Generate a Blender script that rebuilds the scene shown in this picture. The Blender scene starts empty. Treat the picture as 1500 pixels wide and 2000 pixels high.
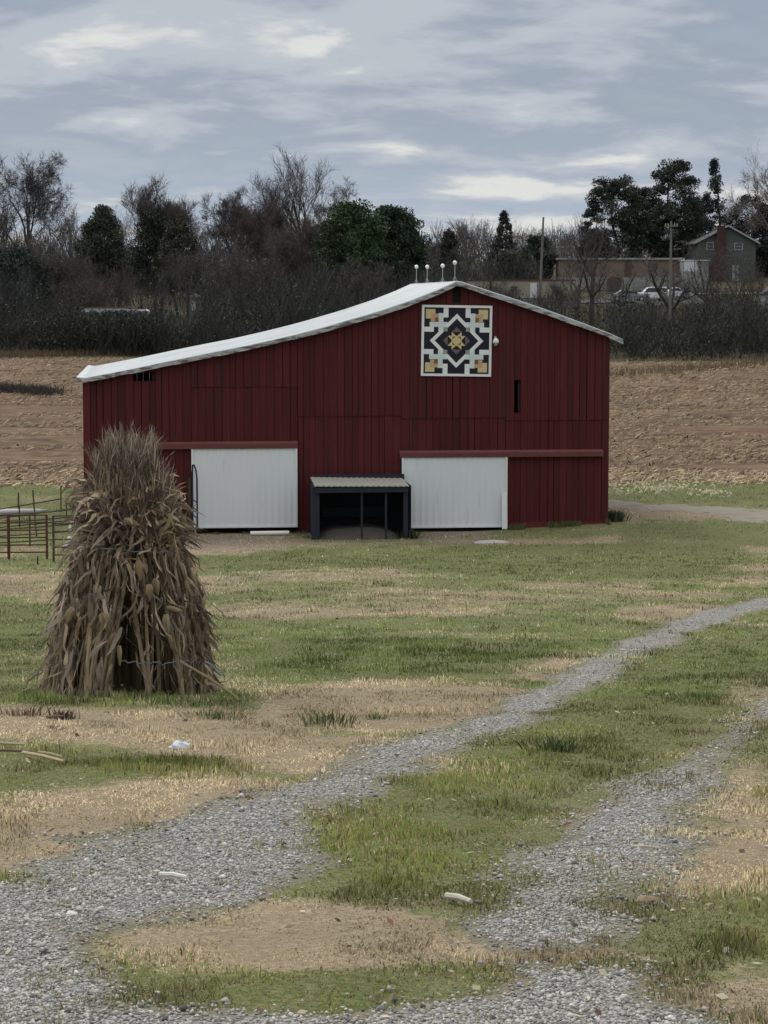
import bpy, math, random
import numpy as np
from mathutils import Vector, Matrix

S = bpy.context.scene
COL = S.collection
R = math.radians

# ------------------------------------------------------------------ camera
EYE = (0.0, 0.0, 7.9)
PITCH = math.atan(414 / 4450.0)
FPX = 4450.0
cam_d = bpy.data.cameras.new("camera")
cam = bpy.data.objects.new("camera", cam_d)
COL.objects.link(cam)
cam_d.sensor_fit = 'VERTICAL'
cam_d.sensor_height = 36.0
cam_d.lens = 36.0 * FPX / 2000.0
cam_d.clip_start = 0.1
cam_d.clip_end = 8000
cam.location = EYE
cam.rotation_euler = (math.pi / 2 - PITCH, 0, 0)
S.camera = cam

# ------------------------------------------------------------------ exposure
S.view_settings.view_transform = 'Standard'
S.view_settings.look = 'None'
S.view_settings.gamma = 1
S.view_settings.exposure = 0.3
S.view_settings.use_curve_mapping = False
S.cycles.max_bounces = 6
S.cycles.diffuse_bounces = 3
S.cycles.transparent_max_bounces = 8

# ------------------------------------------------------------------ world: layered overcast
SUN_EL, SUN_AZ = R(42), R(-35)      # azimuth from +Y towards +X
W = bpy.data.worlds.new("World")
S.world = W
W.use_nodes = True
nt = W.node_tree
nt.nodes.clear()
class NG:
    """tiny node-graph helper"""
    def __init__(s, tree): s.t = tree
    def n(s, typ, **kw):
        o = s.t.nodes.new(typ)
        for k, v in kw.items(): setattr(o, k, v)
        return o
    def put(s, sock, v):
        if v is None: return
        if isinstance(v, bpy.types.NodeSocket): s.t.links.new(v, sock)
        else: sock.default_value = v
    def math(s, op, a, b=None, c=None, clamp=False):
        o = s.n('ShaderNodeMath', operation=op); o.use_clamp = clamp
        s.put(o.inputs[0], a)
        if b is not None: s.put(o.inputs[1], b)
        if c is not None: s.put(o.inputs[2], c)
        return o.outputs[0]
    def mix(s, f, a, b, typ='MIX'):
        o = s.n('ShaderNodeMix', data_type='RGBA', blend_type=typ)
        s.put(o.inputs[0], f); s.put(o.inputs[6], a if not isinstance(a, tuple) else (*a, 1)[:4]); s.put(o.inputs[7], b if not isinstance(b, tuple) else (*b, 1)[:4])
        return o.outputs[2]
    def noise(s, vec, scale, detail=3, rough=.55, dist=0.0):
        o = s.n('ShaderNodeTexNoise'); s.put(o.inputs['Vector'], vec)
        o.inputs['Scale'].default_value = scale; o.inputs['Detail'].default_value = detail
        o.inputs['Roughness'].default_value = rough; o.inputs['Distortion'].default_value = dist
        return o.outputs[0]
    def vor(s, vec, scale, out='Color'):
        o = s.n('ShaderNodeTexVoronoi'); s.put(o.inputs['Vector'], vec); o.inputs['Scale'].default_value = scale
        return o.outputs[out]
    def step(s, x, lo, hi):
        o = s.n('ShaderNodeMapRange', interpolation_type='SMOOTHSTEP')
        s.put(o.inputs[0], x); o.inputs[1].default_value = lo; o.inputs[2].default_value = hi
        return o.outputs[0]
    def mapping(s, vec, scale=(1, 1, 1), rot=(0, 0, 0), loc=(0, 0, 0)):
        o = s.n('ShaderNodeMapping'); s.put(o.inputs[0], vec)
        o.inputs['Scale'].default_value = scale; o.inputs['Rotation'].default_value = rot; o.inputs['Location'].default_value = loc
        return o.outputs[0]
    def attr(s, name, out='Fac'):
        o = s.n('ShaderNodeAttribute', attribute_name=name); return o.outputs[out]
    def link(s, a, b): s.t.links.new(a, b)

g = NG(nt)
tc = g.n('ShaderNodeTexCoord')
sep = g.n('ShaderNodeSeparateXYZ'); g.link(tc.outputs['Generated'], sep.inputs[0])
zz = g.math('MAXIMUM', sep.outputs[2], 0.0)
zd = g.math('ADD', zz, 0.19)
comb = g.n('ShaderNodeCombineXYZ')
g.link(g.math('DIVIDE', sep.outputs[0], zd), comb.inputs[0])
g.link(g.math('DIVIDE', sep.outputs[1], zd), comb.inputs[1])
cv = comb.outputs[0]
n1 = g.noise(g.mapping(cv, (1, 1, 1), loc=(3.1, 0.7, 0)), 1.15, 3, .5, .1)      # big banks
n2 = g.noise(g.mapping(cv, (.9, 1, 1), loc=(6.1, 4.2, 5)), 4.2, 5, .55, .25)     # rolls
n3 = g.noise(g.mapping(cv, (.9, 1, 1), loc=(1.3, 5.2, 9)), 14.0, 4, .6, .3)      # wisps
t = g.math('ADD', g.math('MULTIPLY', n1, 0.40), g.math('MULTIPLY', n2, 0.50))
t = g.math('ADD', t, g.math('MULTIPLY', n3, 0.10))
low = g.mix(g.step(zz, 0.0, 0.09), (0.36, 0.43, 0.53), (0.265, 0.305, 0.375))
pale = (0.40, 0.435, 0.48)
bright = (0.70, 0.695, 0.645)
cc = g.mix(g.step(t, 0.445, 0.56), low, pale)
cc = g.mix(g.math('MULTIPLY', g.step(g.math('MULTIPLY_ADD', zz, -.95, t), 0.475, 0.555), 0.66), cc, bright)
# standard overcast sky: brighter towards the zenith
cc = g.mix(1.0, cc, g.mix(g.step(zz, 0.12, 0.9), (1, 1, 1), (2.95, 2.7, 2.35)), 'MULTIPLY')
bg1 = g.n('ShaderNodeBackground'); g.link(cc, bg1.inputs[0]); bg1.inputs[1].default_value = 1.0
sky = g.n('ShaderNodeTexSky', sky_type='NISHITA', sun_disc=False)
sky.sun_elevation = SUN_EL; sky.sun_rotation = SUN_AZ
bg2 = g.n('ShaderNodeBackground'); g.link(sky.outputs[0], bg2.inputs[0]); bg2.inputs[1].default_value = 0.08
mx = g.n('ShaderNodeMixShader')
g.put(mx.inputs[0], g.math('MULTIPLY_ADD', g.step(t, 0.36, 0.50), 0.12, 0.86))
g.link(bg2.outputs[0], mx.inputs[1]); g.link(bg1.outputs[0], mx.inputs[2])
wo = g.n('ShaderNodeOutputWorld'); g.link(mx.outputs[0], wo.inputs[0])

sun_d = bpy.data.lights.new("sun", 'SUN')
sun_d.energy = 1.5; sun_d.angle = R(25); sun_d.color = (1.0, 0.955, 0.89)
sun = bpy.data.objects.new("sun", sun_d); COL.objects.link(sun)
sd = Vector((math.sin(SUN_AZ) * math.cos(SUN_EL), math.cos(SUN_AZ) * math.cos(SUN_EL), math.sin(SUN_EL)))
sun.rotation_euler = sd.to_track_quat('Z', 'Y').to_euler()

# ------------------------------------------------------------------ noise + terrain
def vnoise(x, y, seed=0):
    xi = np.floor(x); yi = np.floor(y); xf = x - xi; yf = y - yi
    u = xf * xf * (3 - 2 * xf); v = yf * yf * (3 - 2 * yf)
    def h(a, b):
        s = np.sin(a * 127.1 + b * 311.7 + seed * 74.7) * 43758.5453
        return s - np.floor(s)
    return (h(xi, yi) * (1 - u) + h(xi + 1, yi) * u) * (1 - v) + (h(xi, yi + 1) * (1 - u) + h(xi + 1, yi + 1) * u) * v
def fbm(x, y, seed=0, oct=4):
    s = 0; a = .5; t = 0
    for k in range(oct):
        s = s + a * vnoise(x * 2 ** k, y * 2 ** k, seed + k * 3); t += a; a *= .5
    return s / t
_PY = np.array([-3000, -60, -10, 0, 10, 22, 40, 60, 72, 80, 95, 108, 130, 160, 220, 280, 320, 380, 430, 600, 4000.])
_PZ = np.array([6.3, 6.6, 6.45, 6.3, 5.38, 4.1, 2.36, 0.80, 0.03, -.15, -.08, 0.3, 1.75, 3.85, 5.6, 7.9, 10.7, 14.2, 15.0, 13.0, 10.])
def _tang():
    d = np.diff(_PZ) / np.diff(_PY); m = np.zeros_like(_PZ)
    for i in range(1, len(_PZ) - 1):
        if d[i - 1] * d[i] > 0: m[i] = 2 * d[i - 1] * d[i] / (d[i - 1] + d[i])
    return m
_PM = _tang()
def zt(x, y):
    x = np.asarray(x, float); y = np.asarray(y, float)
    i = np.clip(np.searchsorted(_PY, y) - 1, 0, len(_PY) - 2)
    h = _PY[i + 1] - _PY[i]; s = np.clip((y - _PY[i]) / h, 0, 1)
    z = ((2 * s**3 - 3 * s**2 + 1) * _PZ[i] + (s**3 - 2 * s**2 + s) * h * _PM[i] + (-2 * s**3 + 3 * s**2) * _PZ[i + 1] + (s**3 - s**2) * h * _PM[i + 1])
    w = np.clip((y - 100) / 60, 0, 1)
    z = z + w * (fbm(x / 45 + 9, y / 45, 4, 2) - .5) * 1.1
    z = z + (fbm(x / 1.7, y / 1.7, 2, 3) - .5) * .10 * np.clip((76 - y) / 20, 0, 1)
    z = z + .22 * np.clip((x - 3.2) / 4.5, 0, 1) * np.clip((y - 70) / 8, 0, 1) * np.clip((98 - y) / 10, 0, 1)
    return z
def zt1(x, y): return float(zt(np.array([x]), np.array([y]))[0])

cp, sp = math.cos(PITCH), math.sin(PITCH)
def ray(px, py):
    a = (px - 750) / FPX; b = (1000 - py) / FPX
    return (a, cp + b * sp, -sp + b * cp)
def P(px, py, d):
    r = ray(px, py); k = d / r[1]
    return Vector((r[0] * k, d, EYE[2] + r[2] * k))
def gp(px, py):
    """ground point under a pixel"""
    r = ray(px, py); a, b = 2.0, 500.0
    ds = np.geomspace(3, 450, 700)
    zr = EYE[2] + r[2] / r[1] * ds; zg = zt(r[0] / r[1] * ds, ds)
    k = np.argmax(zr < zg)
    if k == 0: return (r[0] / r[1] * 450, 450.0)
    a, b = ds[k - 1], ds[k]
    for _ in range(20):
        m = (a + b) / 2
        if EYE[2] + r[2] / r[1] * m < zt1(r[0] / r[1] * m, m): b = m
        else: a = m
    return (r[0] / r[1] * a, a)
def poly_sd(x, y, poly):
    """signed distance, positive inside"""
    p = np.array(poly); n = len(p); dm = np.full(x.shape, 1e9); ins = np.zeros(x.shape, bool)
    for i in range(n):
        a = p[i]; b = p[(i + 1) % n]; e = b - a
        wx = x - a[0]; wy = y - a[1]
        tt = np.clip((wx * e[0] + wy * e[1]) / (e @ e + 1e-12), 0, 1)
        dm = np.minimum(dm, (wx - e[0] * tt)**2 + (wy - e[1] * tt)**2)
        c = ((a[1] > y) != (b[1] > y)) & (x < (b[0] - a[0]) * (y - a[1]) / (b[1] - a[1] + 1e-12) + a[0])
        ins ^= c
    return np.where(ins, 1, -1) * np.sqrt(dm)
def ell(cx, cy, rx, ry, n=14):
    return [gp(cx + rx * math.cos(2 * math.pi * k / n), cy + ry * math.sin(2 * math.pi * k / n)) for k in range(n)]
def band(rows):
    l = [gp(a, y) for y, a, b in rows]; r = [gp(b, y) for y, a, b in rows]
    return l + r[::-1]
RUT_A = band([(2110, -500, 1700), (2000, -330, 760), (1975, -300, 560), (1950, -260, 300), (1900, -220, 215), (1860, -200, 215), (1835, -190, 260), (1800, -150, 430), (1750, -60, 560), (1700, 20, 600), (1650, 130, 620), (1600, 275, 650), (1550, 430, 740),
              (1500, 600, 890), (1450, 745, 960), (1400, 900, 1085), (1350, 1010, 1165), (1300, 1110, 1250), (1250, 1200, 1340), (1200, 1330, 1475), (1180, 1410, 1560), (1165, 1500, 1660)])
RUT_B = band([(2110, 300, 1600), (2000, 620, 1420), (1950, 770, 1370), (1900, 920, 1340), (1880, 980, 1300)])
RUT_C = band([(1845, 890, 1250), (1800, 850, 1290), (1750, 870, 1290), (1700, 990, 1300), (1650, 1050, 1330), (1600, 1090, 1390), (1550, 1170, 1410), (1500, 1255, 1440), (1450, 1360, 1480), (1400, 1440, 1550), (1350, 1530, 1640), (1300, 1620, 1740)])
TRACK = band([(1024, 1500, 1640), (1014, 1440, 1640), (1004, 1360, 1640), (996, 1280, 1520), (990, 1180, 1400), (984, 1120, 1310), (979, 1060, 1230), (976, 1000, 1150)])
APRON = ell(885, 1046, 75, 16)
DRY = [(ell(*e), w) for e, w in [((790, 1375, 270, 50), 1), ((140, 1405, 330, 40), 1), ((420, 1425, 220, 30), .8), ((600, 1478, 300, 38), 1), ((330, 1560, 330, 52), 1), ((60, 1655, 240, 50), 1.05),
    ((700, 1188, 360, 20), .42), ((1130, 1165, 290, 12), .35), ((1370, 1200, 110, 20), 1), ((430, 1062, 150, 22), 1.1), ((700, 1066, 260, 9), .35), ((1310, 1006, 150, 11), .75), ((1480, 1110, 60, 40), .9),
    ((560, 1830, 370, 78), 1.05), ((1060, 1862, 240, 22), 1), ((1440, 1950, 220, 80), .95), ((1380, 1760, 150, 90), .6), ((1470, 1570, 90, 80), .75), ((1440, 1690, 130, 50), .6), ((1250, 1478, 95, 26), .95), ((1440, 1350, 90, 26), .9), ((1090, 1310, 120, 24), .7),
    ((800, 1130, 700, 24), .25), ((1000, 1235, 300, 20), .25), ((170, 1145, 320, 28), .45), ((1060, 1060, 120, 7), .5), ((1210, 1056, 80, 6), .5)]]
LUSH = [(ell(*e), w) for e, w in [((850, 1630, 230, 105), 1), ((1120, 1450, 260, 75), 1), ((1330, 1340, 200, 60), .8), ((640, 1935, 190, 42), 1.2), ((1490, 1800, 40, 40), .5), ((750, 1285, 340, 42), .9), ((330, 1500, 210, 26), .9), ((60, 1530, 150, 32), .9),
    ((1150, 1095, 380, 36), .8), ((560, 1095, 200, 22), .7), ((60, 1240, 160, 60), .7), ((250, 1368, 240, 16), .9), ((1350, 955, 260, 22), 1), ((20, 955, 160, 14), .7)]]
TUFT = [(ell(*e), w) for e, w in [((335, 1500, 190, 18), 2.2), ((510, 1452, 90, 16), 2.6), ((640, 1412, 55, 14), 2.8), ((735, 1397, 22, 8), 2.2), ((420, 1395, 50, 12), 2.0), ((1085, 1462, 45, 14), 2.8), ((975, 1500, 80, 16), 2.0), ((860, 1640, 110, 40), 1.6), ((250, 1370, 220, 10), 2.4), ((60, 1470, 60, 12), 2.2), ((880, 1290, 380, 30), 1.5)]]
def sst(x, a, b):
    t = np.clip((x - a) / (b - a), 0, 1); return t * t * (3 - 2 * t)
def masks(x, y):
    """gravel distance (positive on gravel), dry turf and lush turf amounts"""
    nz = (fbm(x * 1.6, y * 1.1, 11, 5) - .5) * 1.3
    gr = np.maximum(np.maximum(poly_sd(x, y, RUT_A), poly_sd(x, y, RUT_B)), poly_sd(x, y, RUT_C) + .06)
    gr = gr - np.clip((y - 9) / 60, 0, .05) + nz * np.where(y < 11, .75, .40)
    dry = .18 + (fbm(x / 2.3 + 4, y / 4.0, 21, 4) - .5) * 1.1
    for pl, w in DRY:
        s = poly_sd(x, y, pl); sc = .12 + .02 * np.mean([q[1] for q in pl])
        dry = dry + w * sst(s + nz * sc * 1.5, -sc, sc) * .75
    lush = .15 + (fbm(x / 1.9 + 7, y / 3.2, 31, 3) - .5) * .8
    for pl, w in LUSH:
        s = poly_sd(x, y, pl); sc = .12 + .02 * np.mean([q[1] for q in pl])
        f = sst(s + nz * sc * 1.5, -sc, sc)
        lush = lush + w * f; dry = dry - w * f * .55
    return gr, np.clip(dry, 0, 1), np.clip(lush, 0, 1)

# ------------------------------------------------------------------ object helpers
def put_mesh(name, me, mat, parent=None):
    o = bpy.data.objects.new(name, me); COL.objects.link(o)
    if mat is not None:
        for m in (mat if isinstance(mat, (list, tuple)) else [mat]): me.materials.append(m)
    if parent is not None: o.parent = parent
    return o
def np_mesh(name, V, F, mat, parent=None, col=None, attrs=None, smooth=False):
    """V (n,3), F (m,k) arrays of one face size; col (n,3) per-vertex colour"""
    V = np.ascontiguousarray(V, np.float32); F = np.ascontiguousarray(F, np.int32)
    me = bpy.data.meshes.new(name)
    k = F.shape[1]
    me.vertices.add(len(V)); me.vertices.foreach_set('co', V.ravel())
    me.loops.add(F.size); me.loops.foreach_set('vertex_index', F.ravel())
    me.polygons.add(len(F)); me.polygons.foreach_set('loop_start', np.arange(0, F.size, k, dtype=np.int32))
    try: me.polygons.foreach_set('loop_total', np.full(len(F), k, np.int32))
    except Exception: pass
    if smooth: me.polygons.foreach_set('use_smooth', np.ones(len(F), bool))
    if col is not None:
        a = me.attributes.new('tint', 'FLOAT_COLOR', 'POINT')
        c = np.ones((len(V), 4), np.float32); c[:, :3] = col; a.data.foreach_set('color', c.ravel())
    for nme, val in (attrs or {}).items():
        a = me.attributes.new(nme, 'FLOAT', 'POINT'); a.data.foreach_set('value', np.ascontiguousarray(val, np.float32))
    me.update(calc_edges=True); me.validate()
    return put_mesh(name, me, mat, parent)
class MB:
    """collects simple shapes into one mesh"""
    def __init__(s): s.v = []; s.f = []; s.c = []; s.cur = (1, 1, 1)
    def add(s, vs, fs):
        b = len(s.v); s.v += [tuple(q) for q in vs]; s.f += [tuple(b + i for i in q) for q in fs]; s.c += [s.cur] * len(vs)
    def box(s, x0, x1, y0, y1, z0, z1):
        s.add([(x0, y0, z0), (x1, y0, z0), (x1, y1, z0), (x0, y1, z0), (x0, y0, z1), (x1, y0, z1), (x1, y1, z1), (x0, y1, z1)],
              [(0, 3, 2, 1), (4, 5, 6, 7), (0, 1, 5, 4), (1, 2, 6, 5), (2, 3, 7, 6), (3, 0, 4, 7)])
    def board(s, x0, x1, y0, y1, z0, za, zb):
        """box with a sloped top: za at x0, zb at x1"""
        s.add([(x0, y0, z0), (x1, y0, z0), (x1, y1, z0), (x0, y1, z0), (x0, y0, za), (x1, y0, zb), (x1, y1, zb), (x0, y1, za)],
              [(0, 3, 2, 1), (4, 5, 6, 7), (0, 1, 5, 4), (1, 2, 6, 5), (2, 3, 7, 6), (3, 0, 4, 7)])
    def tube(s, pts, rad, n=8, cap=True):
        pts = [Vector(p) for p in pts]; rs = rad if isinstance(rad, (list, tuple)) else [rad] * len(pts)
        vs = []; fs = []
        for i, p in enumerate(pts):
            d = (pts[min(i + 1, len(pts) - 1)] - pts[max(i - 1, 0)])
            d = d.normalized() if d.length > 1e-9 else Vector((0, 0, 1))
            a = d.cross(Vector((0, 0, 1)) if abs(d.z) < .9 else Vector((1, 0, 0))).normalized(); b = d.cross(a)
            for k in range(n):
                t = 2 * math.pi * k / n; vs.append(p + (a * math.cos(t) + b * math.sin(t)) * rs[i])
        for i in range(len(pts) - 1):
            for k in range(n):
                fs.append((i * n + k, i * n + (k + 1) % n, (i + 1) * n + (k + 1) % n, (i + 1) * n + k))
        if cap: fs.append(tuple(range(n))[::-1]); fs.append(tuple((len(pts) - 1) * n + k for k in range(n)))
        s.add(vs, fs)
    def lathe(s, prof, c=(0, 0, 0), n=14):
        vs = []; fs = []
        for r, z in prof:
            for k in range(n):
                t = 2 * math.pi * k / n; vs.append((c[0] + r * math.cos(t), c[1] + r * math.sin(t), c[2] + z))
        for i in range(len(prof) - 1):
            for k in range(n): fs.append((i * n + k, i * n + (k + 1) % n, (i + 1) * n + (k + 1) % n, (i + 1) * n + k))
        s.add(vs, fs)
    def prism(s, poly, y0, y1):
        """polygon in (x,z) extruded from y0 to y1"""
        n = len(poly); vs = [(x, y0, z) for x, z in poly] + [(x, y1, z) for x, z in poly]
        fs = [tuple(range(n)), tuple(range(2 * n - 1, n - 1, -1))] + [(i, n + i, n + (i + 1) % n, (i + 1) % n) for i in range(n)]
        s.add(vs, fs)
    def build(s, name, mat, parent=None, smooth=False, bevel=0, tint=False):
        me = bpy.data.meshes.new(name); me.from_pydata(s.v, [], s.f)
        if tint:
            a = me.attributes.new('tint', 'FLOAT_COLOR', 'POINT')
            c = np.ones((len(s.v), 4), np.float32); c[:, :3] = s.c; a.data.foreach_set('color', c.ravel())
        if smooth: me.polygons.foreach_set('use_smooth', np.ones(len(me.polygons), bool))
        me.update()
        o = put_mesh(name, me, mat, parent)
        if bevel:
            b = o.modifiers.new('bevel', 'BEVEL'); b.width = bevel; b.segments = 2; b.limit_method = 'ANGLE'
        return o
def tag(o, label=None, cat=None, group=None, kind=None):
    if label: o['label'] = label
    if cat: o['category'] = cat
    if group: o['group'] = group
    if kind: o['kind'] = kind
    return o
def thing(name, label, cat, loc=(0, 0, 0), rz=0, group=None):
    o = bpy.data.objects.new(name, None); COL.objects.link(o); o.empty_display_size = .2
    o.location = loc; o.rotation_euler = (0, 0, rz)
    return tag(o, label, cat, group)
def dup(root, loc, rz=0, scale=(1, 1, 1), label=None, cat=None, group=None):
    def cpy(o, parent):
        c = o.copy(); COL.objects.link(c)
        if parent is not None: c.parent = parent
        for ch in [q for q in KIDS.get(o.name, o.children)]: cpy(ch, c)
        return c
    r = cpy(root, None); r.location = loc; r.rotation_euler = (0, 0, rz); r.scale = scale
    return tag(r, label, cat, group)
KIDS = {}

# ------------------------------------------------------------------ materials
def mat(name, col=(.5, .5, .5), var=.15, scale=6, rough=.8, bump=0, bscale=None, tint=False, stretch=(1, 1, 1), spec=.3, metal=0, coord='Object', dirt=None, fade=None):
    m = bpy.data.materials.new(name); m.use_nodes = True
    t = m.node_tree; t.nodes.clear(); g = NG(t)
    out = g.n('ShaderNodeOutputMaterial'); bs = g.n('ShaderNodeBsdfPrincipled'); g.link(bs.outputs[0], out.inputs[0])
    if coord == 'World': vec = g.n('ShaderNodeNewGeometry').outputs['Position']
    else: vec = g.n('ShaderNodeTexCoord').outputs['Object']
    vec = g.mapping(vec, stretch)
    base = g.attr('tint', 'Color') if tint else (*col, 1)
    f = g.math('MULTIPLY_ADD', g.noise(vec, scale, 4, .6), 2 * var, 1 - var)
    c = g.mix(1.0, base, f, 'MULTIPLY')
    if dirt:
        c = g.mix(g.math('MULTIPLY', g.step(g.noise(vec, dirt[1], 5, .65), dirt[2], dirt[2] + .18), dirt[3]), c, dirt[0])
    if fade: c = g.mix(g.math('MULTIPLY', g.step(g.noise(g.mapping(vec, (1, 1, .5), loc=(7, 3, 1)), fade[1], 6, .7), fade[2], fade[2] + .2), fade[3]), c, fade[0])
    g.link(c, bs.inputs['Base Color'])
    bs.inputs['Roughness'].default_value = rough; bs.inputs['Specular IOR Level'].default_value = spec; bs.inputs['Metallic'].default_value = metal
    if bump:
        b = g.n('ShaderNodeBump'); b.inputs['Strength'].default_value = bump; b.inputs['Distance'].default_value = .02
        g.link(g.noise(vec, bscale or scale * 4, 3), b.inputs['Height']); g.link(b.outputs[0], bs.inputs['Normal'])
    return m
M = {}
M['barn_red'] = mat('barn_red_boards', tint=True, var=.38, scale=2.6, rough=.75, bump=.4, bscale=30, stretch=(5, 5, .3), dirt=((.030, .012, .012), 1.0, .52, .7), fade=((.125, .040, .038), 1.8, .54, .5))
M['rail'] = mat('salmon_rail', (.165, .058, .055), .22, 3, .7, stretch=(1, 1, 4))
M['roof'] = mat('old_tin_roof', (.42, .455, .475), .3, 1.6, .55, .15, 9, stretch=(.3, 5, .3), spec=.4, dirt=((.25, .26, .27), 1.4, .50, .7))
M['rake'] = mat('weathered_rake_board', (.42, .42, .42), .3, 3, .85, stretch=(1, 1, 5), dirt=((.09, .078, .074), 2.5, .44, .9))
M['white_steel'] = mat('white_steel_siding', (.72, .755, .77), .05, 1.2, .45, spec=.4, stretch=(3, 1, .4), dirt=((.48, .48, .45), 1.3, .58, .4), fade=((.55, .51, .45), .8, .66, .4))
M['white_trim'] = mat('white_trim', (.74, .75, .75), .06, 3, .5)
M['white_wood'] = mat('white_board', (.78, .78, .77), .08, 4, .6)
M['black'] = mat('dark_interior', (.012, .012, .014), .2, 3, .9)
M['interior'] = mat('dark_light_stop', (.03, .022, .02), .3, 2, .9)
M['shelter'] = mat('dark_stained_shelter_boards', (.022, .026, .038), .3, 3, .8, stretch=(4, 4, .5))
M['tan_tin'] = mat('faded_tan_tin', (.40, .375, .33), .22, 2.0, .6, stretch=(6, .6, 1), dirt=((.20, .18, .16), 4, .56, .7))
M['rust'] = mat('rusty_red_pipe', (.085, .035, .025), .3, 12, .8, dirt=((.14, .07, .04), 6, .55, .8))
M['olive_pipe'] = mat('weathered_pipe', (.075, .062, .042), .3, 12, .8)
M['steel'] = mat('galvanised_steel', (.40, .41, .42), .12, 8, .45, metal=.5)
M['ball'] = mat('milk_glass_ball', (.85, .85, .85), .03, 5, .2, spec=.6)
M['lampw'] = mat('white_enamel', (.85, .86, .88), .03, 5, .35)
M['twine'] = mat('blue_grey_twine', (.17, .20, .23), .2, 20, .8)
M['stalk'] = mat('dry_corn_stalk', tint=True, var=.3, scale=9, rough=.85, bump=.3, bscale=60)
M['leaf'] = mat('dry_corn_leaf', tint=True, var=.3, scale=14, rough=.85)
M['grass'] = mat('grass_blades', tint=True, var=.12, scale=3, rough=.7, spec=.2)
M['stone'] = mat('gravel_stones', tint=True, var=.2, scale=40, rough=.85)
M['bark'] = mat('grey_bark', (.068, .060, .055), .3, 3, .9)
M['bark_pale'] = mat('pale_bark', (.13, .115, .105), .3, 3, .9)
M['twig'] = mat('bare_twigs', (.085, .074, .070), .25, .5, .9)
M['twig_brown'] = mat('brown_twigs', (.088, .073, .063), .25, .5, .9)
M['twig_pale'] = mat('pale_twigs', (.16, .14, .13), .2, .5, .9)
M['foliage'] = mat('evergreen_foliage', tint=True, var=.25, scale=1.2, rough=.7, spec=.2)
M['pole'] = mat('weathered_utility_pole', (.17, .155, .14), .2, 4, .85)
M['glass'] = mat('dark_window_glass', (.05, .06, .07), .1, 2, .12, spec=.5)
M['tire'] = mat('black_rubber', (.02, .02, .02), .1, 8, .8)
M['carwhite'] = mat('white_car_paint', (.75, .76, .78), .03, 3, .25, spec=.5)
M['cargrey'] = mat('grey_car_paint', (.22, .23, .25), .05, 3, .3, spec=.5)

def translucent(m, f):
    t = m.node_tree; g = NG(t); bs = next(n for n in t.nodes if n.type == 'BSDF_PRINCIPLED'); out = next(n for n in t.nodes if n.type == 'OUTPUT_MATERIAL')
    tr = g.n('ShaderNodeBsdfTranslucent'); mx = g.n('ShaderNodeMixShader'); mx.inputs[0].default_value = f
    g.link(bs.inputs['Base Color'].links[0].from_socket, tr.inputs[0]); g.link(bs.outputs[0], mx.inputs[1]); g.link(tr.outputs[0], mx.inputs[2]); g.link(mx.outputs[0], out.inputs[0])
translucent(M['grass'], .4); translucent(M['leaf'], .3)
def ground_mat():
    m = bpy.data.materials.new('pasture_turf'); m.use_nodes = True
    t = m.node_tree; t.nodes.clear(); g = NG(t)
    out = g.n('ShaderNodeOutputMaterial'); bs = g.n('ShaderNodeBsdfPrincipled'); g.link(bs.outputs[0], out.inputs[0])
    pos = g.n('ShaderNodeNewGeometry').outputs['Position']
    fine = g.noise(pos, 28, 4, .65); mid = g.noise(pos, 5, 4, .6); big = g.noise(g.mapping(pos, (1, .6, 1)), .8, 4, .6)
    dry = g.math('ADD', g.attr('dry'), g.math('ADD', g.math('MULTIPLY_ADD', mid, .9, -.45), g.math('MULTIPLY_ADD', fine, .7, -.35)))
    lush = g.math('ADD', g.attr('lush'), g.math('MULTIPLY_ADD', mid, .6, -.3))
    gcol = g.mix(g.step(lush, .2, .8), (.120, .140, .052), (.088, .110, .034))
    gcol = g.mix(g.step(fine, .35, .7), gcol, (.20, .185, .10))
    dcol = g.mix(g.step(mid, .3, .7), (.30, .24, .155), (.38, .31, .21))
    dcol = g.mix(g.step(fine, .3, .75), (.22, .17, .115), dcol)
    c = g.mix(g.step(dry, .30, .62), gcol, dcol)
    hill = g.mix(g.step(g.noise(pos, .22, 5, .65), .38, .62), (.062, .058, .032), (.105, .084, .052))
    c = g.mix(g.attr('hill'), c, hill)
    c = g.mix(g.attr('bare'), c, g.mix(g.step(mid, .3, .7), (.21, .165, .125), (.29, .24, .19)))
    c = g.mix(1.0, c, g.math('MULTIPLY_ADD', big, .5, .75), 'MULTIPLY')
    g.link(c, bs.inputs['Base Color']); bs.inputs['Roughness'].default_value = .95; bs.inputs['Specular IOR Level'].default_value = .1
    b = g.n('ShaderNodeBump'); b.inputs['Strength'].default_value = .7; b.inputs['Distance'].default_value = .04
    g.link(fine, b.inputs['Height']); g.link(b.outputs[0], bs.inputs['Normal'])
    return m
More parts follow.
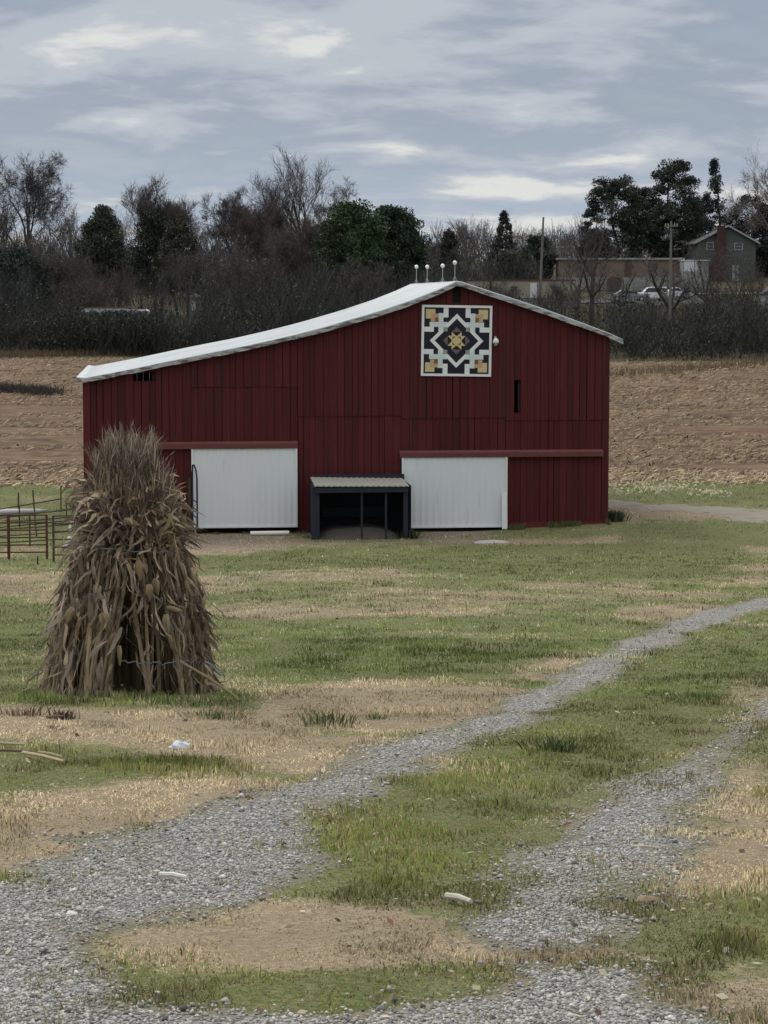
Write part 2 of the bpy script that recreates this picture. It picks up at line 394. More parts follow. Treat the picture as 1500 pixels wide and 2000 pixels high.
def gravel_mat():
    m = bpy.data.materials.new('crushed_gravel'); m.use_nodes = True
    t = m.node_tree; t.nodes.clear(); g = NG(t)
    out = g.n('ShaderNodeOutputMaterial'); bs = g.n('ShaderNodeBsdfPrincipled'); g.link(bs.outputs[0], out.inputs[0])
    pos = g.n('ShaderNodeNewGeometry').outputs['Position']
    v = g.n('ShaderNodeTexVoronoi'); g.link(pos, v.inputs['Vector']); v.inputs['Scale'].default_value = 38
    sepc = g.n('ShaderNodeSeparateColor'); g.link(v.outputs['Color'], sepc.inputs[0])
    c = g.mix(sepc.outputs[0], (.20, .19, .175), (.36, .35, .33))
    c = g.mix(g.step(v.outputs['Distance'], .35, .75), c, (.16, .145, .125))
    n = g.noise(pos, 1.6, 5, .65)
    c = g.mix(g.math('MULTIPLY', g.step(n, .52, .68), .75), c, (.13, .125, .06))
    n2 = g.noise(pos, 4.5, 4, .65)
    c = g.mix(g.math('MULTIPLY', g.step(n2, .56, .7), .6), c, (.24, .19, .13))
    c = g.mix(g.math('MULTIPLY', g.step(g.math('ADD', g.attr('edge'), g.math('MULTIPLY_ADD', n2, 1.6, -.8)), .35, .8), .85), c, g.mix(n, (.20, .16, .105), (.11, .12, .05)))
    g.link(c, bs.inputs['Base Color']); bs.inputs['Roughness'].default_value = .9
    b = g.n('ShaderNodeBump'); b.inputs['Strength'].default_value = .9; b.inputs['Distance'].default_value = .02
    inv = g.math('SUBTRACT', 1.0, v.outputs['Distance']); g.link(inv, b.inputs['Height']); g.link(b.outputs[0], bs.inputs['Normal'])
    return m
def field_mat():
    m = bpy.data.materials.new('harvested_corn_field'); m.use_nodes = True
    t = m.node_tree; t.nodes.clear(); g = NG(t)
    out = g.n('ShaderNodeOutputMaterial'); bs = g.n('ShaderNodeBsdfPrincipled'); g.link(bs.outputs[0], out.inputs[0])
    pos = g.n('ShaderNodeNewGeometry').outputs['Position']
    rows = g.noise(g.mapping(pos, (.16, .75, .2), (0, 0, R(-4))), 1.0, 5, .65)
    fine = g.noise(g.mapping(pos, (.8, 1.3, 1)), 1.6, 5, .7)
    big = g.noise(pos, .06, 3, .5)
    c = g.mix(g.step(rows, .36, .62), (.072, .046, .030), (.155, .106, .070))
    c = g.mix(g.step(fine, .45, .72), c, (.235, .165, .10))
    c = g.mix(g.math('MULTIPLY', g.step(big, .45, .65), .5), c, (.135, .082, .050))
    g.link(c, bs.inputs['Base Color']); bs.inputs['Roughness'].default_value = .95; bs.inputs['Specular IOR Level'].default_value = .1
    b = g.n('ShaderNodeBump'); b.inputs['Strength'].default_value = .12; b.inputs['Distance'].default_value = .05
    g.link(fine, b.inputs['Height']); g.link(b.outputs[0], bs.inputs['Normal'])
    return m

# ------------------------------------------------------------------ ground sheet
fa = np.tan(np.linspace(-math.atan(.36), math.atan(.36), 321)); fa = np.arctan(fa)
ang = np.concatenate([fa, np.linspace(fa[-1], 2 * math.pi + fa[0], 62)[1:-1]])
rad = [.6, 1.5, 2.5, 3.5]
while rad[-1] < 450: rad.append(rad[-1] * (1.0085 if rad[-1] > 5 else 1.05))
while rad[-1] < 3500: rad.append(rad[-1] * 1.12)
rad = np.array(rad); na = len(ang); nr = len(rad)
AA, RR = np.meshgrid(ang, rad)
gx = (np.sin(AA) * RR).ravel(); gy = (np.cos(AA) * RR).ravel()
gz = zt(gx, gy)
gr_, dr_, lu_ = masks(gx, gy)
idx = np.arange(na * nr).reshape(nr, na)
q = np.stack([idx[:-1], np.roll(idx[:-1], -1, 1), np.roll(idx[1:], -1, 1), idx[1:]], -1).reshape(-1, 4)[:, ::-1]
c0 = len(gx)
gx2 = np.append(gx, 0); gy2 = np.append(gy, 0); gz2 = np.append(gz, zt1(0, 0))
bare = np.clip(sst(poly_sd(gx, gy, ell(430, 1060, 140, 17)), -.8, .8) * .9 + sst(poly_sd(gx, gy, APRON), -.6, .6) * .9 + sst(poly_sd(gx, gy, ell(700, 1045, 110, 18)), -.5, .5) * .3, 0, 1)
z0 = lambda a: np.append(a, 0)
ground = np_mesh('ground', np.stack([gx2, gy2, gz2], 1), q, ground_mat(), attrs={'dry': z0(dr_), 'lush': z0(lu_), 'hill': z0(sst(gy, 150, 165)), 'bare': z0(bare)}, smooth=True)
tag(ground, kind='structure')

# ------------------------------------------------------------------ gravel drive, farm track and field as sheets on it
def sheet(name, tx, ds, keep, mt, lift, attrs=None):
    T, D = np.meshgrid(tx, ds); x = (T * D).ravel(); y = D.ravel(); z = zt(x, y) + (lift(x, y) if callable(lift) else lift)
    k = keep(x, y)
    idx = np.arange(len(x)).reshape(len(ds), len(tx))
    q = np.stack([idx[:-1, :-1], idx[:-1, 1:], idx[1:, 1:], idx[1:, :-1]], -1).reshape(-1, 4)
    q = q[k[q].sum(1) >= 3]
    u, inv = np.unique(q, return_inverse=True); q = inv.reshape(q.shape)
    o = np_mesh(name, np.stack([x, y, z], 1)[u], q, mt, smooth=True, attrs={'edge': attrs(x[u], y[u])} if attrs else None)
    return tag(o, kind='structure')
sheet('gravel_drive', np.linspace(-.30, .40, 520), np.geomspace(4.6, 48, 560), lambda x, y: masks(x, y)[0] > -.02, gravel_mat(), lambda x, y: np.clip(masks(x, y)[0] * .06 - .001, -.012, .008), lambda x, y: 1 - sst(masks(x, y)[0], .02, .38))
M['track'] = mat('dusty_farm_track', (.235, .205, .17), .25, 1.5, .95, coord='World', dirt=((.15, .14, .075), .8, .50, .75))
sheet('farm_track', np.linspace(.04, .30, 240), np.linspace(74, 104, 130), lambda x, y: poly_sd(x, y, TRACK) + (fbm(x, y, 5, 4) - .5) * 2.6 > 0, M['track'], lambda x, y: np.clip((poly_sd(x, y, TRACK) + (fbm(x, y, 5, 4) - .5) * 2.6) * .06 - .004, -.03, .012))
def field_edge(x, y):
    near = np.where(x < 0, 97.5, 99.0) + (fbm(x / 2.5, y / 3, 8, 4) - .5) * 5
    far = np.where(x < 0, 160, 158) + (fbm(x / 20, 0 * x, 18, 2) - .5) * 4
    return (y > near) & (y < far)
sheet('field', np.linspace(-.6, .6, 420), np.linspace(94, 165, 190), field_edge, field_mat(), .03)

# ------------------------------------------------------------------ scatter helpers (grass, stones, straw)
RNG = np.random.default_rng(7)
def scatter(n, d0, d1, spread=.215):
    """points with roughly even density on the picture: more per square metre nearby"""
    d = d0 * (d1 / d0) ** RNG.random(n)
    return (RNG.random(n) * 2 - 1) * spread * d, d
def blades(x, y, h, w, lean, col, base_lift=0.0):
    """one curved blade (two faces: quad + tip as two tris) per point -> triangles"""
    n = len(x); z = zt(x, y) + base_lift
    a = RNG.random(n) * 2 * math.pi; b = RNG.random(n) * 2 * math.pi
    dx, dy = np.cos(a), np.sin(a); sx, sy = np.cos(b) * w / 2, np.sin(b) * w / 2
    p = np.stack([x, y, z - .005], 1)
    mid = p + np.stack([dx * h * lean * .35, dy * h * lean * .35, h * .6 * np.sqrt(np.clip(1 - lean**2 * .3, .05, 1))], 1)
    tip = p + np.stack([dx * h * lean, dy * h * lean, h * np.sqrt(np.clip(1 - lean**2, .03, 1))], 1)
    s = np.stack([sx, sy, 0 * sx], 1)
    V = np.stack([p - s, p + s, mid + s * .7, mid - s * .7, tip], 1).reshape(-1, 3)
    k = np.arange(n)[:, None] * 5
    F = np.concatenate([k + np.array([0, 1, 2]), k + np.array([0, 2, 3]), k + np.array([3, 2, 4])], 0)
    return V, F, np.repeat(col, 5, 0)
def tone(base, n, s=.18, hue=.06):
    return np.clip(np.array(base)[None, :] * (1 + RNG.normal(0, s, (n, 1))) * (1 + RNG.normal(0, hue, (n, 3))), .005, .9)

BARN_Y = 79.3
def outside_barn(x, y): return ~((y > 78.2) & (y < 95) & (x > -11.4) & (x < 8.1))
def turf(n, d0, d1, wmul):
    x, y = scatter(n, d0, d1)
    gr, dry, lush = masks(x, y)
    dry = dry + RNG.normal(0, .22, n) + (fbm(x * 1.7, y * 1.2, 41, 5) - .5) * 1.5
    ok = (poly_sd(x, y, TRACK) < -.2 + RNG.normal(0, .5, n)) & ~((y > 79) & field_edge(x, y - .4)) & ((gr < .03 + np.abs(RNG.normal(0, .16, n)) * (fbm(x * 3, y * 2, 43, 3) + .3)) | (RNG.random(n) < .07) | ((RNG.random(n) < .4) & (fbm(x * 1.3, y * .9, 44, 4) > .60))) & outside_barn(x, y)
    ok |= (poly_sd(x, y, RUT_C) > -.1) & (RNG.random(n) < .5 * (fbm(x * 2.5, y * 1.6, 47, 3) > .42)) & outside_barn(x, y)
    x, y, dry, lush, gr = x[ok], y[ok], dry[ok], lush[ok], gr[ok]; n = len(x)
    tall = 1 + .9 * (fbm(x * 2.7, y * 1.9, 61, 3) > .60) * RNG.random(n)
    for pl, w in TUFT: tall = np.maximum(tall, 1 + (w - 1) * sst(poly_sd(x, y, pl), -.25, .25) * (fbm(x * 5, y * 5, 3, 2) > .42))
    isdry = dry + .35 * (poly_sd(x, y, RUT_C) > -.15) > .45 + RNG.normal(0, .10, n)
    cg = tone((.235, .245, .085), n, .38, .09) * (1 - lush[:, None] * .15); cg2 = tone((.215, .270, .085), n, .36, .08)
    cg = np.where((lush > .55)[:, None] & (RNG.random(n) < .8)[:, None], tone((.195, .215, .060), n, .38, .09), cg)
    cg = np.where((RNG.random(n) < .16)[:, None], tone((.30, .235, .14), n, .3, .05), cg)
    cg = np.where((y > 20)[:, None], cg2 * (1 - .32 * lush[:, None]), cg)
    cd = tone((.62, .52, .345), n, .30, .05)
    cd = np.where((RNG.random(n) < .26)[:, None], tone((.30, .23, .15), n, .3, .05), cd)
    c = np.where(isdry[:, None], cd, cg) * (.62 + .76 * sst(fbm(x * 1.4, y * .8, 71, 4), .32, .68))[:, None]
    tall = tall * (.5 + .8 * sst(fbm(x * 3.1, y * 2.0, 73, 3), .35, .7))
    h = np.where(isdry, RNG.uniform(.016, .036, n), RNG.uniform(.014, .046, n)) * tall * np.clip(.55 + y / 50, .62, 1.5)
    lean = np.where(isdry, RNG.uniform(.55, .97, n), RNG.uniform(.3, .96, n))
    lean = np.where(tall > 1.4, RNG.uniform(.05, .6, n), lean)
    w = (.0035 + RNG.random(n) * .003) * wmul * (.6 + y / 18)
    return [(blades(x[m], y[m], h[m], w[m], lean[m], c[m])) for m in (~isdry, isdry)]
def join(parts):
    V = []; F = []; C = []; b = 0
    for v, f, c in parts: V.append(v); F.append(f + b); C.append(c); b += len(v)
    return np.concatenate(V), np.concatenate(F), np.concatenate(C)
near_t = turf(210000, 5.2, 16, 1.0); mid_t = turf(150000, 16, 34, 1.0); far_t = turf(120000, 34, 79, 1.0); back_t = turf(42000, 79, 104, 1.0)
for k, nm in ((0, 'green_grass'), (1, 'dry_grass')):
    v, f, c = join([near_t[k], mid_t[k], far_t[k], back_t[k]])
    tag(np_mesh(nm, v, f, M['grass'], col=c), 'short green pasture grass in patches across the slope' if k == 0 else 'tan dormant turf in matted patches along the gravel drive', 'grass', kind='stuff')

# gravel stones lying on the drive
def stones(n, d0, d1):
    x, y = scatter(n, d0, d1, .24)
    gr = masks(x, y)[0]
    ok = (gr > RNG.normal(.10, .12, n)) & (RNG.random(n) < .45 + sst(gr, 0, .45) * .55)
    x, y = x[ok], y[ok]; n = len(x)
    z = zt(x, y) + .010
    r = RNG.uniform(.0035, .0095, n) * np.where(RNG.random(n) < .06, 1.9, 1) * np.clip(.75 + y / 40, .75, 1.6)
    base = np.array([[1, 0, 0], [0, 1, 0], [-1, 0, 0], [0, -1, 0], [0, 0, 1], [0, 0, -1]], float)
    V = base[None] * RNG.uniform(.55, 1.25, (n, 6, 1)) + RNG.normal(0, .16, (n, 6, 3))
    V *= r[:, None, None] * np.array([1.2, 1.2, .75])[None, None]
    a = RNG.random(n) * 6.283; ca, sa = np.cos(a), np.sin(a)
    X = V[..., 0] * ca[:, None] - V[..., 1] * sa[:, None]; Y = V[..., 0] * sa[:, None] + V[..., 1] * ca[:, None]
    V = np.stack([X + x[:, None], Y + y[:, None], V[..., 2] + z[:, None]], -1).reshape(-1, 3)
    t = np.array([[0, 1, 4], [1, 2, 4], [2, 3, 4], [3, 0, 4], [1, 0, 5], [2, 1, 5], [3, 2, 5], [0, 3, 5]])
    F = (np.arange(n)[:, None, None] * 6 + t[None]).reshape(-1, 3)
    L = np.clip(RNG.normal(.345, .12, n), .08, .72)
    c = L[:, None] * np.array([1.0, .96, .90])[None] * (1 + RNG.normal(0, .03, (n, 3)))
    return V, F, np.repeat(c, 6, 0)
v, f, c = join([stones(190000, 5.2, 20), stones(60000, 20, 46)])
tag(np_mesh('gravel', v, f, M['stone'], col=c), 'loose grey crushed stone lying in the two wheel tracks', 'gravel', kind='stuff')

n = 900
x, y = scatter(n, 5.2, 40); L = RNG.uniform(.007, .02, n) * (1 + y / 40); a = RNG.random(n) * 6.283; w = L * RNG.uniform(.3, .7, n); zb = zt(x, y) + RNG.uniform(.008, .03, n)
d = np.stack([np.cos(a) * L, np.sin(a) * L, RNG.normal(0, .3, n) * L], 1); q_ = np.stack([-np.sin(a) * w, np.cos(a) * w, RNG.normal(.1, .4, n) * w], 1); p = np.stack([x, y, zb], 1)
C = np.where((RNG.random(n) < .45)[:, None], tone((.52, .46, .34), n, .2, .04), tone((.17, .11, .075), n, .3, .06))
tag(np_mesh('leaf_litter', np.stack([p - d, p - q_, p + d, p + q_], 1).reshape(-1, 3), np.arange(n * 4).reshape(-1, 4), M['leaf'], col=np.repeat(C, 4, 0)), 'brown dead leaves and straw bits scattered over turf and drive', 'leaf litter', kind='stuff')
# corn residue on the harvested field
n = 62000
x, y = scatter(n, 96, 160, .26)
rowy = np.round((y - .07 * x) / 1.6) * 1.6 + .07 * x + RNG.normal(0, .35, n)
y = np.where(RNG.random(n) < .7, rowy, y)
ok = field_edge(x, y + 1.2 + (x > 0) * .3) & (fbm(x / 9, y / 3, 14, 3) > .36)
x, y = x[ok], y[ok]; n = len(x)
L = RNG.uniform(.08, .38, n); a = RNG.normal(0, .9, n); w = RNG.uniform(.008, .026, n)
zb = zt(x, y) + .05; up = np.abs(RNG.normal(.02, .05, n))
d = np.stack([np.cos(a) * L / 2, np.sin(a) * L / 2, up], 1); s = np.stack([-np.sin(a) * w, np.cos(a) * w, w * .9], 1)
p = np.stack([x, y, zb], 1)
V = np.stack([p - d - s, p + d - s, p + d + s, p - d + s], 1).reshape(-1, 3); V[:, 2] += .04
F = np.arange(n)[:, None] * 4 + np.arange(4)[None]
C = np.repeat(tone((.30, .23, .15), n, .5, .05) * (1 + .35 * (y < 104))[:, None], 4, 0)
tag(np_mesh('corn_residue', V, F, M['leaf'], col=C), 'pale corn stubble and husks littering the harvested brown field', 'stubble', kind='stuff')
# pale husk litter in the grass strip at the field's near edge
def litter(name, n, spots, lab, colr, zoff=.10):
    vs = []; cs = []
    for k in range(n):
        cx, cy, rx, ry = spots[k % len(spots)]
        gx_, gy_ = gp(cx + RNG.normal(0, rx), cy + RNG.normal(0, ry))
        if gy_ > 110: continue
        zb = zt1(gx_, gy_) + zoff; L = RNG.uniform(.05, .14); a = RNG.normal(0, 1.0); w = RNG.uniform(.025, .055)
        d = np.array([math.cos(a) * L, math.sin(a) * L, RNG.normal(.02, .08)]); s = np.array([-math.sin(a) * w, math.cos(a) * w, w * RNG.uniform(.3, .9)])
        p = np.array([gx_, gy_, zb]); b = d * .2 + np.array([0, 0, .05])
        vs += [p - d, p - s + b, p + d, p + s + b]; cs += [tone(colr, 1, .14, .03)[0]] * 4
    V = np.array(vs); F = np.arange(len(V)).reshape(-1, 4)
    return tag(np_mesh(name, V, F, M['leaf'], col=np.array(cs)), lab, 'husks', kind='stuff')
litter('pale_husks', 300, [(1270, 953, 60, 9), (1345, 950, 60, 9), (1220, 956, 25, 10), (1430, 940, 60, 7), (1290, 957, 20, 6), (1385, 968, 22, 3)], 'cream coloured corn husks scattered in the green strip right of the barn', (.56, .52, .36))

# ------------------------------------------------------------------ the barn
BETA = math.atan(.101)
cb, sb_ = math.cos(BETA), math.sin(BETA)
OX = ray(890, 1030)[0] / ray(890, 1030)[1] * BARN_Y
BO = Vector((OX, BARN_Y, 0))
def fac(px, py, w=0.0):
    """pixel -> (u, z) on the barn's facade plane, w metres behind it"""
    r = ray(px, py); nx, ny = -sb_, cb
    k = ((BO.x - 0) * nx + BO.y * ny + w) / (r[0] * nx + r[1] * ny)
    X = r[0] * k; Y = r[1] * k
    return ((X - BO.x) * cb + (Y - BO.y) * sb_, EYE[2] + r[2] * k)
barn = thing('barn', 'long dark red board barn with curved white tin roof', 'barn', BO, BETA)
WT = [fac(*p) for p in [(163, 744), (250, 727), (330, 711), (400, 697), (480, 681), (566, 661), (640, 643), (733, 617), (800, 594), (850, 574), (889, 556), (900, 557), (960, 577), (1050, 607), (1120, 632), (1189, 657)]]
wtu = np.array([p[0] for p in WT]); wtz = np.array([p[1] for p in WT])
def top(u): return float(np.interp(u, wtu, wtz))
U0, U1 = fac(165, 900)[0], fac(1187, 900)[0]
DEPTH = 13.4
rnd = random.Random(3)
uz = lambda a, b, c, d: (fac(a, b)[0], fac(c, d)[0], fac(c, d)[1], fac(a, b)[1])   # x0,x1,z0(bottom),z1(top)
holes = [uz(374, 870, 581, 1060), uz(785, 886, 989, 1060), uz(1001.5, 742, 1011.5, 806), uz(880, 556, 901, 592), uz(255, 727, 297, 744)]
def seam(u):
    px = 890 + u * 55.6
    if px < 385: return fac(300, 1500)[1]
    if px < 578: return fac(480, 752)[1]
    if px < 778: return fac(680, 809)[1]
    if px < 984: return fac(880, 813)[1]
    return fac(1090, 817)[1]
fw = MB()
u = U0; base_red = (.080, .0098, .0120)
while u < U1 - .02:
    bw = rnd.choice([.20, .23, .26, .29]); v = min(u + bw, U1)
    if U1 - v < .1: v = U1
    px = 890 + (u + v) / 2 * 55.6
    sm = seam((u + v) / 2)
    segs = []
    # lower boards, upper boards (lapped over the lower)
    k1 = max(.5, rnd.gauss(1, .11)); k2 = max(.5, rnd.gauss(.97, .11))
    lowz = -.25 if px > 989 or px < 374 else -.12
    for (za, zb, pr, kk, istop) in ((lowz, sm, 0.0, k1, False), (sm - .06, None, .028, k2, True)):
        if zb is not None and zb <= za: continue
        cuts = [(za, zb)]
        for (hx0, hx1, hz0, hz1) in holes:
            if min(v, hx1) - max(u, hx0) > .35 * (v - u):
                nc = []
                for a, b in cuts:
                    bb = b if b is not None else 99
                    if hz1 <= a or hz0 >= bb: nc.append((a, b)); continue
                    if hz0 - a > .05: nc.append((a, hz0))
                    if bb - hz1 > .05: nc.append((hz1, b))
                cuts = nc
        for a, b in cuts:
            pr2 = pr + rnd.uniform(0, .012)
            hot = 1.0
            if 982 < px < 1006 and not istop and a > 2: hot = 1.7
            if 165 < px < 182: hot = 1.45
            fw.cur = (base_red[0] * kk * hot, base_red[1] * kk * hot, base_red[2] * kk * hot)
            gap = rnd.choice([.004, .006, .006, .014])
            if b is None:
                ta, tb = top(u), top(v)
                if min(ta, tb) - a < .03: continue
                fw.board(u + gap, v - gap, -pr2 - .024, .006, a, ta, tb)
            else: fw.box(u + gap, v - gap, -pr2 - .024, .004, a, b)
    u = v
# base skirt board and corner boards
fw.cur = (.115, .022, .024)
fw.box(fac(994, 1020)[0], U1, -.052, -.040, fac(1090, 1034)[1] - .1, fac(1090, 1019)[1])
fw.cur = (.10, .016, .02)
fw.box(U1 - .02, U1 + .03, -.03, .10, -.25, top(U1) - .06)
fw.box(U0 - .03, U0 + .02, -.03, .10, -.25, top(U0) - .06)
fw.build('front_wall', M['barn_red'], barn, tint=True)
iw = MB()      # unseen dark sheet added behind the boards to block light through gaps
def light_stop_wall(m, y0, y1):
    us = sorted(set(list(np.linspace(U0 + .05, U1 - .05, 90)) + [h[0] for h in holes] + [h[1] for h in holes]))
    for a, b in zip(us[:-1], us[1:]):
        c = (a + b) / 2; cuts = [(-.25, None)]
        for h in holes:
            if h[0] < c < h[1]:
                nc = []
                for p, q in cuts:
                    if h[2] - p > .02: nc.append((p, h[2]))
                    if (q or 99) - h[3] > .02: nc.append((h[3], q))
                cuts = nc
        for p, q in cuts:
            if q is None:
                if min(top(a), top(b)) - .05 > p + .02: m.board(a, b, y0, y1, p, top(a) - .05, top(b) - .05)
            else: m.box(a, b, y0, y1, p, q)
light_stop_wall(iw, .05, .07); iw.build('light_stop_lining', M['interior'], barn)
sw = MB(); sw.cur = base_red
for uu in (U0 - .012, U1 - .012):
    w_ = .11
    while w_ < DEPTH - .05:
        k = rnd.gauss(1, .12); sw.cur = tuple(c * k for c in base_red)
        sw.box(uu, uu + .024, w_ + .004, min(w_ + .25, DEPTH) - .004, -.25, top(uu + .012) - .06); w_ += .25
sw.build('side_wall', M['barn_red'], barn, tint=True)
bw_ = MB(); gridb = list(np.linspace(U0, U1, 75))
for a, b in zip(gridb[:-1], gridb[1:]):
    k = rnd.gauss(1, .12); bw_.cur = tuple(c * k for c in base_red)
    bw_.board(a + .003, b - .003, DEPTH, DEPTH + .025, -.25, top(a) - .03, top(b) - .03)
bw_.build('back_wall', M['barn_red'], barn, tint=True)
# roof: two slopes of ribbed tin lofted along the barn
def slope(pts, name):
    N = len(pts); ds = []
    w_ = -.28; k = 0
    while w_ < DEPTH + .3:
        for off, hh in ((0, 0), (.03, .022), (.06, .022), (.09, 0), (.2, 0)): ds.append((w_ + off, hh))
        w_ += .31
    V = []; dv = len(ds)
    for (uu, z) in pts:
        for w_, hh in ds:
            sag = .035 * math.sin(w_ * .9 + uu * .35) * math.sin(uu * .7)
            V.append((uu, w_, z + hh + sag * .7))
    for (uu, z) in pts:
        for w_, hh in ds: V.append((uu, w_, z - .05))
    F = []; o2 = N * dv
    for i in range(N - 1):
        for j in range(dv - 1):
            a = i * dv + j; F.append((a, a + dv, a + dv + 1, a + 1)); F.append((o2 + a, o2 + a + 1, o2 + a + dv + 1, o2 + a + dv))
        for j, fl in ((0, 0), (dv - 1, 1)):
            a = i * dv + j; F.append((a, o2 + a, o2 + a + dv, a + dv) if not fl else (a, a + dv, o2 + a + dv, o2 + a))
    for i, fl in ((0, 0), (N - 1, 1)):
        for j in range(dv - 1):
            a = i * dv + j; F.append((a, a + 1, o2 + a + 1, o2 + a) if not fl else (a, o2 + a, o2 + a + 1, a + 1))
    F = [q[::-1] for q in F]
    V = np.array(V); F = np.array(F)
    return np_mesh(name, V, F, M['roof'], barn)
def dense(us): return [(a, top(a)) for a in us]
uL = fac(150, 742)[0]; uR = fac(1214, 667)[0]; ridge = fac(889, 550)
zL = fac(150, 742)[1]; zR = fac(1214, 667)[1]
lp = [(uL, zL + .10)] + [(float(a), float(np.interp(a, wtu, wtz)) + .10) for a in np.linspace(U0 + .05, fac(885, 556)[0], 26)] + [(ridge[0], ridge[1] + .0)]
rp = [(ridge[0] + .001, ridge[1])] + [(float(a), float(np.interp(a, wtu, wtz)) + .10) for a in np.linspace(fac(900, 556)[0], U1 - .05, 10)] + [(uR, zR + .08)]
slope(lp, 'roof_slope'); slope(rp, 'roof_slope')
rk = MB(); rr = random.Random(9)
for pts in (lp, rp):
    for (a, b) in zip(pts[:-1], pts[1:]):
        j = rr.uniform(-.012, .012)
        rk.add([(a[0], -.30, a[1] - .155 + j), (b[0], -.30, b[1] - .155 + j), (b[0], -.265, b[1] - .155 + j), (a[0], -.265, a[1] - .155 + j),
                (a[0], -.30, a[1] - .02), (b[0], -.30, b[1] - .02), (b[0], -.265, b[1] - .02), (a[0], -.265, a[1] - .02)],
               [(0, 3, 2, 1), (4, 5, 6, 7), (0, 1, 5, 4), (1, 2, 6, 5), (2, 3, 7, 6), (3, 0, 4, 7)])
rk.build('rake_board', M['rake'], barn)
# sliding doors, tracks
def sliding_door(a, b, c, d):
    x0, x1, z0, z1 = uz(a, b, c, d)
    m = MB(); w_ = x0; n = int(round((x1 - x0) / .076))
    vs = []; fs = []
    for i in range(n + 1):
        uu = x0 + (x1 - x0) * i / n; off = -.166 if i % 3 == 0 else -.155
        for dx in ((-.012, .012) if i % 3 == 0 and 0 < i < n else (0,)):
            vs += [(uu + dx, off, z0), (uu + dx, off, z1)]
    for i in range(0, len(vs) - 2, 2): fs.append((i, i + 2, i + 3, i + 1))
    m.add(vs, fs); m.box(x0, x1, -.150, -.09, z0, z1)
    o = m.build('sliding_door', M['white_steel'], barn)
    t = MB(); e = .05
    t.box(x0 - .01, x0 + e, -.20, -.085, z0 - .01, z1); t.box(x1 - e, x1 + .01, -.20, -.085, z0 - .01, z1)
    t.box(x0 + e, x1 - e, -.20, -.085, z0 - .012, z0 + e)
    t.build('trim', M['white_trim'], o)
    return o
sliding_door(374, 874, 580, 1028); sliding_door(784.5, 889, 988.5, 1028)
for a, b, c, d in ((292, 863, 581, 875), (780, 880, 1176.5, 890.5)):
    x0, x1, z0, z1 = uz(a, b, c, d); m = MB()
    m.add([(x0, -.21, z0), (x1, -.21, z0), (x1, -.03, z0 + .05), (x0, -.03, z0 + .05), (x0, -.24, z1 - .07), (x1, -.24, z1 - .07), (x1, -.03, z1), (x0, -.03, z1)],
          [(0, 3, 2, 1), (4, 5, 6, 7), (0, 1, 5, 4), (1, 2, 6, 5), (2, 3, 7, 6), (3, 0, 4, 7)])
    m.build('door_track', M['rail'], barn)
# loft louvre in the peak and dark mesh over the eaves opening
x0, x1, z0, z1 = holes[3]; m = MB()
for k in range(7):
    zz_ = z0 + (z1 - z0 - .12) * k / 7; m.add([(x0, -.02, zz_), (x1, -.02, zz_), (x1, .03, zz_ + .10), (x0, .03, zz_ + .10), (x0, -.02, zz_ + .015), (x1, -.02, zz_ + .015), (x1, .03, zz_ + .115), (x0, .03, zz_ + .115)],
          [(0, 3, 2, 1), (4, 5, 6, 7), (0, 1, 5, 4), (1, 2, 6, 5), (2, 3, 7, 6), (3, 0, 4, 7)])
m.build('vent', M['black'], barn)
# lightning rods with glass balls along the ridge
for px, ptop in ((888.5, 513), (864.5, 519), (834.5, 521), (813.5, 521)):
    # depth along the ridge from the picture position
    best = min(np.linspace(0, DEPTH, 300), key=lambda w_: abs(fac(px, 545, w_)[0] - ridge[0]))
    zt_ = fac(px, ptop, best)[1]; zb = ridge[1] - .02
    m = MB(); m.tube([(ridge[0], best, zb), (ridge[0], best, zb + .05)], [.07, .02], 8); m.tube([(ridge[0] , best, zb + .05), (ridge[0], best, zt_ - .02)], .016, 6)
    m.tube([(ridge[0] - .09, best, zb), (ridge[0], best, zb + .22)], .009, 5); m.tube([(ridge[0] + .09, best, zb), (ridge[0], best, zb + .22)], .009, 5)
    rod = m.build('lightning_rod', M['steel'], barn)
    b = MB(); zc = zt_ + .0
    b.lathe([(.001, -.075)] + [(.075 * math.sin(math.pi * k / 8), -.075 * math.cos(math.pi * k / 8)) for k in range(1, 8)] + [(.001, .075)], (ridge[0], best, zc), 12)
    b.build('glass_ball', M['ball'], rod, smooth=True)

# ------------------------------------------------------------------ quilt square on the barn
def qmat(n, c): return mat('quilt_' + n, c, .06, 4, .55)
QM = [qmat('white', (.78, .79, .79)), qmat('navy', (.012, .012, .024)), qmat('yellow', (.62, .50, .26)), qmat('tan', (.52, .36, .22)), qmat('rust', (.26, .09, .05)), qmat('sage', (.28, .33, .30)), qmat('mauve', (.16, .115, .12)), qmat('black', (.02, .008, .012)), qmat('pale_green', (.62, .70, .70)), qmat('olive', (.17, .11, .05))]
qa = fac(824.5, 597.5); qb = fac(957.5, 733.5); qc = fac(891, 665.5)
QS = (abs(fac(959.5, 665)[0] - fac(822.5, 665)[0])) / 2
quilt = thing('barn_quilt', 'square painted barn quilt with white frame and gold centre star on barn gable', 'barn quilt', BO + Matrix.Rotation(BETA, 3, 'Z') @ Vector((qc[0], -.075, qc[1])), BETA)
quilt.rotation_euler = (0, R(.9), BETA)
m = MB(); t_ = .085
m.box(-QS, QS, -.05, .0, QS - t_, QS); m.box(-QS, QS, -.05, .0, -QS, -QS + t_); m.box(-QS, -QS + t_, -.05, .0, -QS + t_, QS - t_); m.box(QS - t_, QS, -.05, .0, -QS + t_, QS - t_)
m.build('frame', QM[0], quilt)
